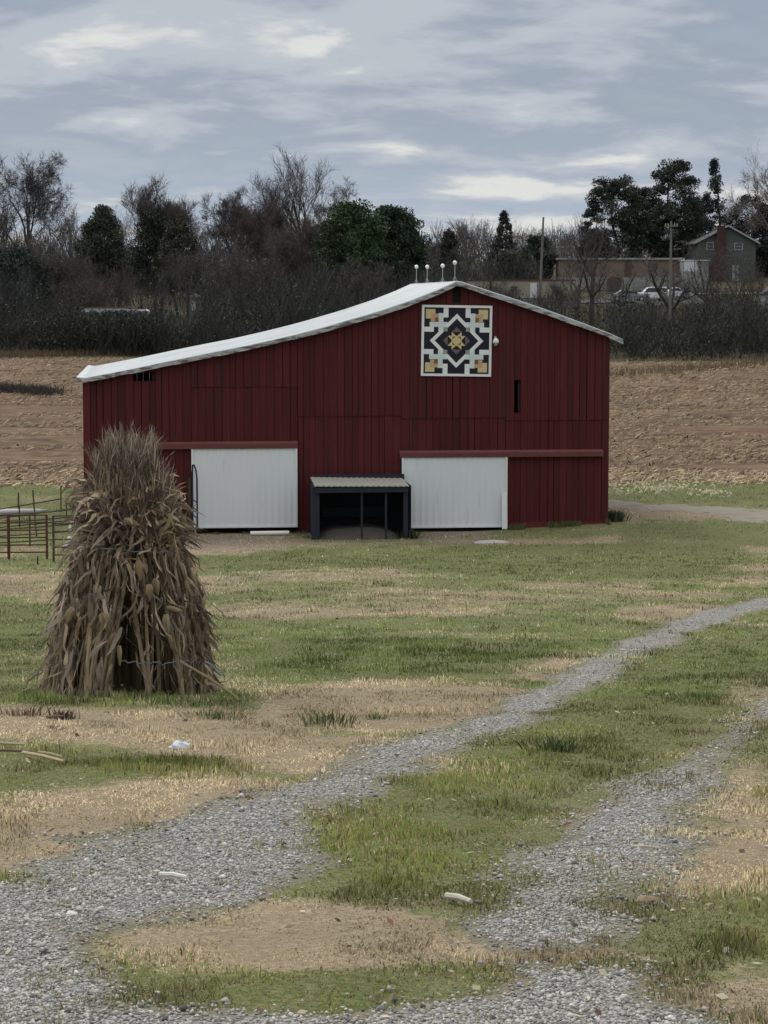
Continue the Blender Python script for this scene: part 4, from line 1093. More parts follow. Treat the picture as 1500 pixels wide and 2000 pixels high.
# curled brown leaf on the right track
A = gp(1262, 1766); m = MB(); m.cur = (.36, .27, .19)
m.add([(-.05, 0, .012), (-.02, .03, .03), (.03, .025, .026), (.055, 0, .02), (.02, -.022, .012), (-.025, -.02, .01), (0, 0, .035)], [(0, 5, 6), (5, 4, 6), (4, 3, 6), (3, 2, 6), (2, 1, 6), (1, 0, 6)])
o = m.build('dead_leaf', M['leaf'], None, tint=True); o.location = (A[0], A[1], zt1(*A) + .01); o.scale = (.85, .85, .7)
tag(o, 'curled brown oak leaf lying on the right gravel track', 'leaf')
# dark weed clumps on the tan turf
def weed(px, py, hpx, wpx, label, col, n=110, cat='weed', name='weed_clump'):
    A = gp(px, py); s_ = A[1] / FPX; za = zt1(*A)
    t = []; V = []; F = []; C = []; b = 0
    for k in range(n):
        x = rs.normal(0, wpx * s_ * .26); y = rs.normal(0, wpx * s_ * .22); h = hpx * s_ * rs.uniform(.4, 1.05); dx = rs.normal(0, .35) * h + x * .4; dy = rs.normal(0, .3) * h; w = h * rs.uniform(.05, .12); a = rs.uniform(0, 3.14)
        p0 = np.array([x, y, -.01]); p1 = p0 + np.array([dx * .4, dy * .4, h * .65]); p2 = p0 + np.array([dx, dy, h]); s = np.array([math.cos(a), math.sin(a), 0]) * w / 2
        V += [p0 - s, p0 + s, p1 + s, p1 - s, p2]; F += [(b, b + 1, b + 2), (b, b + 2, b + 3), (b + 3, b + 2, b + 4)]; C += [tone(col, 1, .25, .05)[0]] * 5; b += 5
    o = np_mesh(name, np.array(V), np.array(F), M['grass'], col=np.array(C)); o.location = (A[0], A[1], za)
    return tag(o, label, cat, 'weed clumps on the pasture' if name == 'weed_clump' else None)
weed(125, 1405, 26, 40, 'dead purple-brown weed clump on tan turf below the shock', (.09, .06, .055))
weed(50, 1398, 22, 70, 'dead brown weed patch at the left edge below the shock', (.12, .085, .06))
weed(105, 1424, 12, 30, 'low dead brown weeds just below the purple-brown clump', (.12, .085, .055))
weed(1085, 1468, 34, 90, 'dark green tall tuft between the two gravel tracks', (.055, .085, .032), 130)
weed(640, 1418, 36, 90, 'grey-green tall tuft on tan turf right of the shock', (.10, .125, .062), 130)
weed(735, 1405, 16, 45, 'small bright green tuft on tan turf beside the drive', (.06, .12, .03), 70)
weed(420, 1405, 24, 80, 'dark green tuft just right of the shock base', (.07, .10, .038), 110)
weed(60, 1595, 14, 90, 'leafy weeds on the tan bank left of the drive', (.10, .10, .05), 70)
weed(1198, 1018, 24, 34, 'leafy green weeds growing at the right corner of the barn', (.07, .095, .045), 420)
weed(800, 1052, 22, 40, 'green weeds at the right foot of the dark shelter', (.045, .07, .025), 90)
weed(612, 1052, 14, 40, 'low weeds at the left foot of the dark shelter', (.07, .085, .04), 60)

for px0_, px1_, py_, n_, cl_, hm_, lb_ in ((992, 1188, 1030, 1500, (.13, .16, .055), .26, 'green grass growing along the foot of the red barn wall'), (380, 600, 1041, 500, (.15, .15, .07), .14, 'short weeds along the barn foot below the left white door')):
    px_ = RNG.uniform(px0_, px1_, n_); A_ = np.array([(BO.x + cb * fac(p, 1000)[0] + sb_ * .0, BARN_Y + sb_ * fac(p, 1000)[0]) for p in px_]); off_ = -np.abs(RNG.normal(.12, .22, n_)) - .12
    x_ = A_[:, 0] - sb_ * off_; y_ = A_[:, 1] + cb * off_; k_ = fbm(x_ * 1.1, y_ * 0 + 3, 91, 3) > .42; x_, y_ = x_[k_], y_[k_]; m_ = len(x_)
    v, f, c = blades(x_, y_, RNG.uniform(.4, 1, m_) * hm_, RNG.uniform(.012, .03, m_), RNG.uniform(.05, .7, m_), tone(cl_, m_, .3, .07)); tag(np_mesh('weeds', v, f, M['grass'], col=c), lb_, 'weeds', kind='stuff')
#@@TREES@@
# ------------------------------------------------------------------ trees: branching growth -> trunk mesh + twig mesh
def grow(seed, H, Rc, lean=(0, 0), trunk=.32, angle=38, leaders=5, kids=(5, 5, 5, 4), upward=.12, twigw=.022, base_r=None, wander=.16, forks=None, lowest=.3):
    """returns (limb tubes, twig ribbons) of a leafless tree H metres tall and about 2*Rc wide"""
    rn = random.Random(seed); limbs = []; twigs = []
    r0 = base_r or H * .020
    def rot(d, ang):
        a = Vector((rn.gauss(0, 1), rn.gauss(0, 1), rn.gauss(0, 1))); a = (a - a.dot(d) * d)
        a.normalize(); return (d * math.cos(ang) + a * math.sin(ang)).normalized()
    def branch(p, d, L, r, lev):
        n = 5 if lev < 2 else (4 if lev < 3 else 3); pts = [p.copy()]; st = L / n; dirs = []
        for i in range(n):
            w = wander * (1 if lev else .5)
            d = (d + Vector((rn.gauss(0, w), rn.gauss(0, w), rn.gauss(0, w) + upward * (.6 if lev else 0)))).normalized()
            p = p + d * st; pts.append(p.copy()); dirs.append(d.copy())
        rs_ = [r * (1 - .62 * i / n) for i in range(n + 1)]
        if lev >= 3 or r < twigw * 1.1: twigs.append((pts, max(r, twigw * .5)))
        else: limbs.append((pts, rs_))
        if lev >= len(kids): return
        k = kids[lev] + rn.choice((-1, 0, 0, 1))
        for j in range(max(2, k)):
            s = (lowest if lev == 0 else .18) + (1 - (lowest if lev == 0 else .18)) * (j + rn.uniform(.2, .9)) / max(2, k); s = min(s, .99)
            i = min(int(s * n), n - 1); q = pts[i].lerp(pts[i + 1], s * n - i)
            ang = R(angle * rn.uniform(.6, 1.35)); nd = rot(dirs[i], ang)
            branch(q, nd, L * rn.uniform(.5, .78) * (1 - .25 * s), max(rs_[i] * rn.uniform(.42, .65), twigw * .5), lev + 1)
    # trunk
    tp = [Vector((0, 0, -.4))]; d = Vector((lean[0], lean[1], 1)).normalized(); n = 5
    for i in range(n):
        d = (d + Vector((rn.gauss(0, .05), rn.gauss(0, .05), .04))).normalized(); tp.append(tp[-1] + d * (trunk * H / n + (.08 if i == 0 else 0)))
    limbs.append((tp, [r0 * (1.25 if i == 0 else 1 - .35 * i / n) for i in range(n + 1)]))
    for j in range(leaders):
        s = 1.0 if j < max(2, leaders - 2) else rn.uniform(.55, .95)
        i = min(int(s * n), n - 1); q = tp[i].lerp(tp[i + 1], min(1, s * n - i))
        a = 2 * math.pi * (j + rn.uniform(-.2, .2)) / leaders
        sp_ = R(angle * rn.uniform(.35, 1.0)) if j else R(8)
        nd = Vector((math.cos(a) * math.sin(sp_) + lean[0] * .8, math.sin(a) * math.sin(sp_) + lean[1] * .8, math.cos(sp_))).normalized()
        branch(q, nd, H * (1 - trunk) * rn.uniform(.55, .75), r0 * rn.uniform(.42, .62), 0)
    zs = max(q.z for pts, _ in twigs for q in pts); hx = sorted(abs(q.x) for pts, _ in twigs for q in pts)
    kz = H / zs; kx = Rc / max(hx[int(len(hx) * .93)], .01)
    if lean != (0, 0): kx = kz * .95
    sc = lambda q: Vector((q.x * kx, q.y * kx, q.z * kz))
    return [([sc(q) for q in pts], rr_) for pts, rr_ in limbs], [([sc(q) for q in pts], r) for pts, r in twigs]
def limb_arrays(limbs):
    m = MB()
    for pts, rr_ in limbs: m.tube(pts, rr_, 7 if rr_[0] > .12 else 4, cap=False)
    return m
def twig_arrays(twigs, rn, fine=3, fl=.55, w=.02):
    """ribbons, each with a few finer twiglets"""
    P0 = []; P1 = []; W_ = []
    for pts, r in twigs:
        for i in range(len(pts) - 1): P0.append(pts[i]); P1.append(pts[i + 1]); W_.append(max(r * (1 - .25 * i), w * .6))
        for _ in range(fine):
            i = rn.randrange(len(pts) - 1); q = pts[i].lerp(pts[i + 1], rn.random()); d = (pts[-1] - pts[0]).normalized()
            e = (d + Vector((rn.gauss(0, .5), rn.gauss(0, .5), rn.gauss(.1, .45)))).normalized() * fl * rn.uniform(.5, 1.3)
            P0.append(q); P1.append(q + e); W_.append(w * .55)
    a = np.array([tuple(q) for q in P0]); b = np.array([tuple(q) for q in P1]); w_ = np.array(W_)[:, None]
    d = b - a; d /= np.linalg.norm(d, axis=1)[:, None] + 1e-9
    g_ = np.random.default_rng(rn.randrange(10**6)); rv = g_.normal(0, 1, a.shape); s = np.cross(d, rv); s /= np.linalg.norm(s, axis=1)[:, None] + 1e-9
    V = np.stack([a - s * w_, a + s * w_, b + s * w_ * .55, b - s * w_ * .55], 1).reshape(-1, 3)
    return V, np.arange(len(V)).reshape(-1, 4)
def bare_tree(px, ytop, d, hw, label, seed, ybase=None, cols=('bark', 'twig'), group='bare trees on the hillside', fine=3, fl=.55, w=.02, name='bare_tree', **kw):
    base = P(px, 600, d); zb = zt1(base.x, d); H = P(px, ytop, d).z - zb; Rc = hw * d / FPX
    limbs, twigs = grow(seed, H, Rc, **kw)
    t = thing(name, label, 'tree', (base.x, d, zb), 0, group)
    limb_arrays(limbs).build('trunk', M[cols[0]], t, smooth=True)
    V, F = twig_arrays(twigs, random.Random(seed), fine, fl, w)
    np_mesh('crown', V, F, M[cols[1]], t)
    return t
# ---- evergreen: many small leaf faces in clumps through the crown's volume
NMUL = 3.2
def evergreen(px, ytop, ybot, d, hw, label, seed, shape='cedar', col=(.030, .042, .026), n=7000, clumps=90, leaf=.22, group='evergreens on the hillside', name='evergreen_tree', lift=0, dark=None, cluster=.85):
    n = int(n * NMUL); g_ = np.random.default_rng(seed); base = P(px, 600, d); zb = zt1(base.x, d)
    z1 = P(px, ytop, d).z - zb; z0 = max(P(px, ybot, d).z - zb, .2) if ybot else .3; Rc = 1.12 * hw * d / FPX; Hc = z1 - z0
    def rad(t):
        if shape == 'cone': return (1 - t) ** .85 * .98 + .03
        if shape == 'cedar': return np.where(t < .25, .72 + 1.1 * t, np.cos((t - .25) / .75 * math.pi / 2) ** .75)
        if shape == 'round': return np.sqrt(np.clip(1 - (2 * t - 1) ** 2, 0, 1)) ** .8 + .05
        if shape == 'pine': return np.where(t < .3, .55 + .8 * t, np.sqrt(np.clip(1 - ((t - .3) / .72) ** 2, 0, 1)) * .95 + .05)
        if shape == 'tier': return (1.1 - t) ** .8 * (.62 + .38 * np.sign(np.sin(t * 30))) + .06
    tt_ = g_.random(clumps) ** (1.25 if shape in ('cone', 'cedar', 'tier') else 1.0); aa = g_.random(clumps) * 6.283
    rr_ = rad(tt_) * np.sqrt(g_.uniform(.15, 1, clumps))
    C = np.stack([rr_ * np.cos(aa) * Rc, rr_ * np.sin(aa) * Rc, z0 + tt_ * Hc], 1)
    cs = Rc * g_.uniform(.20, .36, clumps) * cluster; ctone = g_.uniform(.55, 1.55, clumps)
    k = g_.integers(0, clumps, n); off = g_.normal(0, 1, (n, 3)); off /= np.maximum(np.linalg.norm(off, axis=1)[:, None], .6)
    off *= (g_.random((n, 1)) ** .45) * 1.25; flat = .62 if shape in ('pine', 'tier') else .95
    p = C[k] + off * cs[k][:, None] * np.array([1, 1, flat]); p[:, 2] = np.maximum(p[:, 2], .1)
    a = g_.normal(0, 1, (n, 3)); a /= np.linalg.norm(a, axis=1)[:, None]; b = np.cross(a, g_.normal(0, 1, (n, 3))); b /= np.linalg.norm(b, axis=1)[:, None]
    l = leaf * .66 * g_.uniform(.5, 1.4, (n, 1))
    V = np.stack([p - a * l, p + b * l * .42, p + a * l, p - b * l * .42], 1).reshape(-1, 3)
    c = (np.array(col) * 1.05 + .003)[None] * ctone[k][:, None] * (1 + g_.normal(0, .18, (n, 1))) * (1 + g_.normal(0, .05, (n, 3)))
    t = thing(name, label, 'tree' if name.endswith('tree') else 'shrub', (base.x, d, zb), 0, group)
    np_mesh('crown', V, np.arange(len(V)).reshape(-1, 4), M['foliage'], t, col=np.repeat(np.clip(c, .004, .5), 4, 0))
    m = MB(); top_ = z0 + Hc * .8; rb = .05 + Hc * .016
    rn = random.Random(seed); x = y = 0; pts = []
    for i in range(6): pts.append((x, y, -.3 + (top_ + .3) * i / 5)); x += rn.gauss(0, .08 * Rc); y += rn.gauss(0, .08 * Rc)
    m.tube(pts, [rb * (1.2 - .18 * i) for i in range(6)], 7, cap=False)
    for j in range(clumps // 3 if shape != 'cedar' else clumps // 5):
        q_ = C[j]; f = max(.1, min(.95, (q_[2] - .3 * abs(q_[0]) - .0) / top_)); i = min(int(f * 5), 4); a_ = Vector(pts[i]).lerp(Vector(pts[i + 1]), f * 5 - i)
        m.tube([a_, a_.lerp(Vector(q_), .5) + Vector((0, 0, -.1 * Rc)), Vector(q_)], [rb * .35, rb * .22, .02], 4, cap=False)
    m.build('trunk', M['bark'], t, smooth=True)
    return t
NEAR = dict(kids=(5, 5, 5, 4))
# the leafless trees, left to right
bare_tree(62, 297, 300, 82, 'tallest bare oak with crooked limbs at the left end of the skyline', 11, angle=50, leaders=5, wander=.24, trunk=.30, kids=(5, 5, 5, 4), fine=4, fl=.7, w=.03)
bare_tree(8, 372, 310, 34, 'bare tree cut by the left edge of the photo beside the tallest oak', 12, kids=(5, 5, 4), fine=4, w=.03)
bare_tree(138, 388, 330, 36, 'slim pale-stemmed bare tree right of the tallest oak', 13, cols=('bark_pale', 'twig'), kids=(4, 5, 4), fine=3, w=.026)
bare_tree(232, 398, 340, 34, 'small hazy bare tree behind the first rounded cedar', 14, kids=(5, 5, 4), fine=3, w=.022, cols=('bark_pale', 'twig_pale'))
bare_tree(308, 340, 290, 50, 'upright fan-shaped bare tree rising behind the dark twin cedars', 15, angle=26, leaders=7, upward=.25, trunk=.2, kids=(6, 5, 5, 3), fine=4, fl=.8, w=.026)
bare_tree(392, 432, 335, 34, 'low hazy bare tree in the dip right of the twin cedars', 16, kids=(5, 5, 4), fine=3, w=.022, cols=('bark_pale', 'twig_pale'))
bare_tree(468, 362, 262, 56, 'dense round bare tree left of the leaning tree', 17, angle=44, kids=(6, 5, 5, 4), fine=4, w=.024)
bare_tree(530, 380, 250, 52, 'brownish bare tree in front of the leaning tree', 18, angle=42, kids=(6, 5, 5, 4), fine=4, w=.024, cols=('bark', 'twig_brown'))
bare_tree(626, 286, 262, 66, 'tall bare tree with long limbs leaning to the left over the skyline', 23, lean=(-.40, 0), trunk=.30, angle=30, leaders=5, upward=.16, wander=.09, kids=(5, 5, 4, 3), fine=3, fl=.8, w=.022, base_r=.42)
bare_tree(662, 346, 272, 56, 'rust-tinged bare tree between the leaning tree and the big evergreens', 20, angle=46, kids=(5, 5, 5, 4), fine=4, w=.022, cols=('bark', 'twig_brown'))
bare_tree(600, 425, 232, 62, 'bushy brown bare tree below the leaning tree', 21, trunk=.15, angle=50, leaders=7, kids=(6, 6, 5, 4), fine=4, w=.02, cols=('bark', 'twig_brown'))
bare_tree(850, 470, 350, 34, 'low bare tree right of the big evergreens on the skyline', 22, kids=(5, 5, 4), fine=4, w=.022)
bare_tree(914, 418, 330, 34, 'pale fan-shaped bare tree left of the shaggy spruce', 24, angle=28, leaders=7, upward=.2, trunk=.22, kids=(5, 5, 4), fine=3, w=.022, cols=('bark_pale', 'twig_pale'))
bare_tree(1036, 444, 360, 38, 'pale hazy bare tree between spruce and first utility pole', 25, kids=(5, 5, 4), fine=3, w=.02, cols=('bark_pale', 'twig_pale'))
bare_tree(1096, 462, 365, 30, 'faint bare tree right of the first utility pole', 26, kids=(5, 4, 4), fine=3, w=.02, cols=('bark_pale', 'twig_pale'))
bare_tree(1156, 392, 215, 52, 'tall bare tree with dark trunk just behind the right roof slope', 27, base_r=.30, trunk=.40, angle=58, leaders=6, wander=.28, kids=(4, 3, 3, 3), fine=2, fl=.6, w=.018)
bare_tree(1310, 462, 206, 56, 'forked bare tree beside the tall utility pole', 30, base_r=.36, trunk=.36, angle=40, leaders=4, wander=.2, kids=(4, 4, 4), fine=2, w=.018)
bare_tree(1210, 480, 204, 48, 'open bare tree in front of the left half of the tan building', 71, trunk=.3, angle=50, leaders=6, wander=.25, kids=(4, 4, 3), fine=2, w=.016)
bare_tree(1378, 455, 202, 46, 'open bare tree between the tall pole and the brick chimney', 72, trunk=.3, angle=50, leaders=6, wander=.25, kids=(4, 4, 3), fine=2, w=.016)
bare_tree(1470, 500, 200, 40, 'bare tree before the right side of the green house', 73, trunk=.25, angle=50, leaders=6, wander=.25, kids=(5, 4, 3), fine=3, w=.016)
bare_tree(1128, 470, 230, 40, 'slender bare tree left of the dark-trunked tall tree', 74, trunk=.35, angle=46, leaders=5, wander=.22, kids=(5, 4, 3), fine=3, w=.016)
bare_tree(1438, 470, 206, 46, 'bare tree with lopped limbs in front of the green house', 31, trunk=.36, angle=46, leaders=4, wander=.2, kids=(4, 4, 4), fine=2, w=.018)
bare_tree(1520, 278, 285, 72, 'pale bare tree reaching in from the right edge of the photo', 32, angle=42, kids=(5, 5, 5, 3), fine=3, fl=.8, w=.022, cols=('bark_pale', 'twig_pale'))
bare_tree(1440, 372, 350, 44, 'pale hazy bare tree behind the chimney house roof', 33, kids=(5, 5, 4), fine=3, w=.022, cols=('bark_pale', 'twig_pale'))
bare_tree(368, 478, 205, 36, 'thin bare tree with a straight dark trunk below the twin cedars', 34, trunk=.45, kids=(4, 4, 4), fine=2, w=.018)
bare_tree(318, 540, 200, 22, 'small crooked bare tree left of the thin straight one', 35, trunk=.4, wander=.3, kids=(4, 4), fine=3, w=.016)
bare_tree(432, 470, 210, 32, 'thin bare tree with slanting trunk in the clearing', 36, trunk=.45, lean=(-.1, 0), kids=(4, 4, 4), fine=2, w=.018)
bare_tree(462, 465, 206, 34, 'bare tree on the right side of the clearing', 37, trunk=.4, kids=(5, 4, 4), fine=3, w=.018)
bare_tree(515, 480, 205, 36, 'bare brown tree between the clearing and the thicket', 38, trunk=.3, kids=(5, 5, 4), fine=3, w=.018, cols=('bark', 'twig_brown'))
bare_tree(228, 500, 198, 36, 'bare tree in front of the first rounded cedar', 39, trunk=.3, kids=(5, 5, 4), fine=3, w=.018, cols=('bark', 'twig_brown'))
bare_tree(100, 468, 200, 68, 'wide bushy brown bare tree at left below the oak', 40, trunk=.15, angle=52, leaders=7, kids=(6, 5, 5, 4), fine=4, w=.018, cols=('bark', 'twig_brown'))
bare_tree(20, 455, 205, 52, 'dark bushy bare tree at the left edge below the oak', 41, trunk=.15, angle=50, leaders=7, kids=(6, 5, 5, 4), fine=4, w=.018)
bare_tree(160, 520, 192, 48, 'low twiggy bare tree above the white trailer', 42, trunk=.15, angle=50, leaders=6, kids=(6, 5, 5), fine=4, w=.018, cols=('bark', 'twig_brown'))
bare_tree(700, 500, 200, 60, 'twiggy bare tree just behind the barn roof', 43, trunk=.2, angle=48, leaders=6, kids=(6, 5, 5), fine=4, w=.018, cols=('bark', 'twig_brown'))
bare_tree(985, 540, 225, 40, 'small twiggy tree before the long tan trailer', 44, trunk=.2, kids=(5, 5, 4), fine=3, w=.016)
bare_tree(1085, 545, 215, 40, 'small dark twiggy tree left of the tall trunk', 45, trunk=.2, kids=(5, 5, 4), fine=3, w=.016)
# evergreens
DG = (.034, .046, .030)
evergreen(201, 413, 548, 230, 47, 'rounded dull green cedar standing alone at left', 51, 'cedar', (.045, .050, .034), 9000, 120, .20)
evergreen(302, 420, 565, 236, 52, 'darker left one of the twin cedars', 52, 'cedar', (.028, .036, .024), 9000, 120, .20)
evergreen(350, 438, 560, 230, 42, 'brownish right one of the twin cedars', 53, 'cedar', (.046, .045, .030), 8000, 110, .20)
evergreen(22, 498, 600, 188, 62, 'low blue-green evergreen at the left edge', 54, 'round', (.020, .032, .028), 8000, 90, .2)
evergreen(692, 402, 585, 226, 66, 'broad bright green pine left of the group behind the barn', 55, 'pine', (.034, .058, .026), 11000, 130, .22)
evergreen(765, 410, 585, 232, 60, 'broad dark green pine in the middle of the group behind the barn', 56, 'pine', (.030, .052, .026), 11000, 130, .22)
evergreen(803, 428, 570, 240, 27, 'narrow jagged evergreen at the right end of the group behind the barn', 57, 'cone', (.024, .036, .024), 4500, 70, .2)
evergreen(876, 453, 545, 330, 27, 'brown-green conical evergreen left of the pale bare tree', 58, 'cone', (.052, .048, .042), 4500, 70, .26)
evergreen(984, 416, 530, 320, 36, 'shaggy tiered spruce on the skyline', 59, 'cone', (.040, .042, .036), 3000, 150, .26, cluster=.42)
evergreen(1047, 468, 548, 305, 32, 'round dark evergreen behind the first utility pole', 60, 'round', (.022, .036, .026), 5000, 70, .22)
evergreen(1000, 500, 560, 300, 46, 'low olive shrubby evergreen below the spruce', 61, 'round', (.055, .055, .038), 5000, 70, .22)
evergreen(1200, 340, 545, 330, 55, 'left pine of the tall pine group with a round top', 62, 'pine', (.034, .044, .030), 7500, 105, .27, cluster=.8)
evergreen(1158, 400, 545, 328, 24, 'thin leaning pine at the left side of the pine group', 63, 'pine', (.034, .042, .030), 2500, 45, .27)
evergreen(1255, 372, 548, 340, 42, 'shorter shaded pine between the two round-topped pines', 64, 'pine', (.032, .038, .030), 5500, 80, .27)
evergreen(1312, 320, 545, 332, 54, 'tallest broad pine in the middle of the pine group', 65, 'pine', (.032, .042, .029), 8500, 105, .27, cluster=.8)
evergreen(1352, 388, 548, 338, 40, 'shaded pine just left of the green house', 66, 'pine', (.032, .038, .030), 5500, 80, .27)
evergreen(1392, 314, 530, 326, 40, 'slender open pine with separate tufts above the green house', 67, 'cone', (.034, .042, .031), 2600, 130, .26, cluster=.5)
evergreen(1462, 388, 560, 345, 42, 'dark ragged vine-covered tree right of the slender pine', 68, 'round', (.028, .025, .027), 5200, 70, .28)
evergreen(1500, 470, 570, 330, 40, 'dark evergreen mass beside the green house at the right edge', 69, 'round', (.022, .026, .026), 5200, 70, .28)
# shrubs and undergrowth along the far edge of the field
def thicket(name, label, spans, n, seed, cols, leafc, leafn, wk=1.0):
    g_ = np.random.default_rng(seed); rn = random.Random(seed)
    V = []; k = 0
    px = np.zeros(n); top_ = np.zeros(n); dd = np.zeros(n)
    pick = g_.choice(len(spans), n, p=np.array([s[6] for s in spans]) / sum(s[6] for s in spans))
    a = []; b = []; w = []
    for i in range(n):
        x0, x1, t0, t1, d0, d1, _ = spans[pick[i]]; s = g_.random(); x = x0 + (x1 - x0) * s; d = g_.uniform(d0, d1)
        tp = t0 + (t1 - t0) * s + 20 * (fbm(np.array([x / 45.0]), np.array([d / 9.0]), seed, 3)[0] - .5) * 9
        if 140 < x < 300 and d < 182: tp = min(max(tp, 606), 609)
        q_ = P(x, 600, d); zb = zt1(q_.x, d); H = max(P(x, tp, d).z - zb, .6)
        h0 = H * g_.uniform(0, .75); h1 = min(H, h0 + H * g_.uniform(.15, .5)); dx, dy = g_.normal(0, .28, 2) * (h1 - h0 + .5)
        a.append((q_.x, d, zb + h0 - .05)); b.append((q_.x + dx, d + dy, zb + h1)); w.append(g_.uniform(.008, .022) * wk)
    a = np.array(a); b = np.array(b); w = np.array(w)[:, None]
    dv = b - a; s = np.cross(dv, g_.normal(0, 1, a.shape)); s /= np.linalg.norm(s, axis=1)[:, None] + 1e-9
    V = np.stack([a - s * w, a + s * w, b + s * w * .4, b - s * w * .4], 1).reshape(-1, 3)
    C = np.repeat(np.array([cols[i] for i in g_.integers(0, len(cols), n)]) * g_.uniform(.7, 1.35, (n, 1)), 4, 0)
    # leafy parts (honeysuckle and privet still in leaf)
    m_ = leafn; idx_ = g_.integers(0, n, m_ * 3); keep = fbm(a[idx_, 0] / 2.6, a[idx_, 1] * .5 + a[idx_, 2], seed + 1, 3) > .5; idx_ = idx_[keep][:m_]
    f = g_.random((len(idx_), 1)); p = a[idx_] * (1 - f) + b[idx_] * f + g_.normal(0, .12, (len(idx_), 3))
    u = g_.normal(0, 1, p.shape); u /= np.linalg.norm(u, axis=1)[:, None]; v_ = np.cross(u, g_.normal(0, 1, p.shape)); v_ /= np.linalg.norm(v_, axis=1)[:, None]; l = g_.uniform(.06, .15, (len(p), 1))
    V2 = np.stack([p - u * l, p + v_ * l * .6, p + u * l, p - v_ * l * .6], 1).reshape(-1, 3)
    gcol = np.array(leafc)[None] * g_.uniform(.6, 1.5, (len(p), 1)) * (.75 + .5 * fbm(p[:, 0] / 3, p[:, 1] / 3, 3, 2))[:, None]
    V = np.concatenate([V, V2]); C = np.concatenate([C, np.repeat(gcol, 4, 0)])
    o = np_mesh(name, V, np.arange(len(V)).reshape(-1, 4), M['foliage'], col=C)
    return tag(o, label, 'undergrowth', kind='stuff')
TC = [(.038, .039, .040), (.046, .043, .040), (.030, .032, .034), (.062, .056, .051), (.036, .040, .034)]
thicket('undergrowth', 'dark grey-brown thicket along the field edge left of the barn', [(120, 310, 613, 613, 163, 176, 2.2), (-120, 260, 608, 606, 161, 172, 3), (230, 620, 608, 600, 161, 172, 3), (-120, 150, 560, 585, 172, 186, 1.6), (380, 640, 560, 560, 172, 190, 1.6), (560, 860, 545, 560, 165, 200, 2), (-120, 560, 530, 530, 196, 230, 1.2)], 38000, 81, TC, (.034, .040, .026), 26000)
thicket('undergrowth', 'dark thicket along the field edge right of the barn', [(1030, 1250, 640, 650, 159, 172, 1.5), (1230, 1620, 640, 628, 158, 172, 3), (1190, 1430, 600, 596, 185, 205, 1.2), (1400, 1640, 590, 580, 172, 195, 1.6), (880, 1130, 580, 590, 190, 240, 1.6), (1120, 1640, 612, 612, 205, 262, 2)], 27000, 82, TC, (.036, .042, .024), 17000)
thicket('scrub', 'sparse brown scrub on the hillside between the trees', [(380, 900, 545, 520, 225, 330, 2), (800, 1110, 520, 530, 268, 330, 3), (380, 700, 455, 470, 240, 290, 1.4), (-120, 200, 455, 500, 220, 300, 1.8), (1120, 1640, 570, 575, 272, 296, 1.2), (1120, 1640, 640, 600, 206, 262, 2.2), (-120, 420, 520, 540, 200, 300, 1.5)], 36000, 84, TC, (.045, .048, .030), 9000, 1.3)
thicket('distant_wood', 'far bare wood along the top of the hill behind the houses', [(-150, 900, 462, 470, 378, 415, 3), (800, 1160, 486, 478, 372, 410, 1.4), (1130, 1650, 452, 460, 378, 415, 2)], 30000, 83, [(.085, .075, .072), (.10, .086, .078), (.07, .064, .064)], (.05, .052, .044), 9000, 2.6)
def dry_weeds(name, label, px0, px1, y0, y1, n, col, hm):
    g_ = np.random.default_rng(int(px0 + 900)); px = g_.uniform(px0, px1, n); 
    a = [gp(x, yy + g_.normal(0, 2.5)) for x, yy in zip(px[::6], y0 + (y1 - y0) * (px[::6] - px0) / (px1 - px0))]
    pts = np.repeat(np.array(a), 6, 0)[:n]; pts = pts + g_.normal(0, .5, pts.shape); n = len(pts)
    v, f, c = blades(pts[:, 0], pts[:, 1], g_.uniform(.3, 1, n) * hm, g_.uniform(.02, .05, n), g_.uniform(.05, .6, n), tone(col, n, .25, .05))
    return tag(np_mesh(name, v, f, M['grass'], col=c), label, 'weeds', kind='stuff')
dry_weeds('dry_weeds', 'straw coloured weeds fringing the right edge of the field', 1190, 1560, 735, 708, 1500, (.15, .115, .075), .7)
dry_weeds('dry_weeds', 'brown weeds fringing the left edge of the field', -60, 330, 700, 690, 2600, (.13, .095, .065), .7)
dry_weeds('brush_pile', 'low grey brush pile on the field left of the barn', -40, 105, 760, 770, 2600, (.055, .050, .046), .6)

# ------------------------------------------------------------------ houses, trailers and cars on the hill
def col(n, c, **k): M[n] = mat(n, c, k.pop('var', .12), k.pop('scale', 2), k.pop('rough', .8), **k); return M[n]
col('tan_wall', (.21, .16, .12), stretch=(1, 1, .3)); col('grey_wall', (.30, .30, .29)); col('green_siding', (.085, .096, .086), stretch=(.2, .2, 7), var=.2); col('brick', (.06, .028, .025), var=.25, scale=8)
col('shingle', (.075, .072, .075)); col('white_paint', (.62, .64, .66)); col('tan_trailer', (.30, .275, .21), stretch=(2, 1, .3)); col('rust_trim', (.10, .06, .045)); col('shed_grey', (.24, .25, .24)); col('asphalt', (.06, .06, .065)); col('curb', (.30, .30, .29))
M['white_paint_far'] = mat('dulled_white_paint', (.33, .35, .36), .15, 2)
def place(px0, px1, ybase, d):
    a = P(px0, 600, d); b = P(px1, 600, d); zb = P(750, ybase, d).z
    return a.x, b.x, zb, d / FPX
def wallbox(m, x0, x1, y0, y1, z0, z1): m.box(x0, x1, y0, y1, z0, z1)
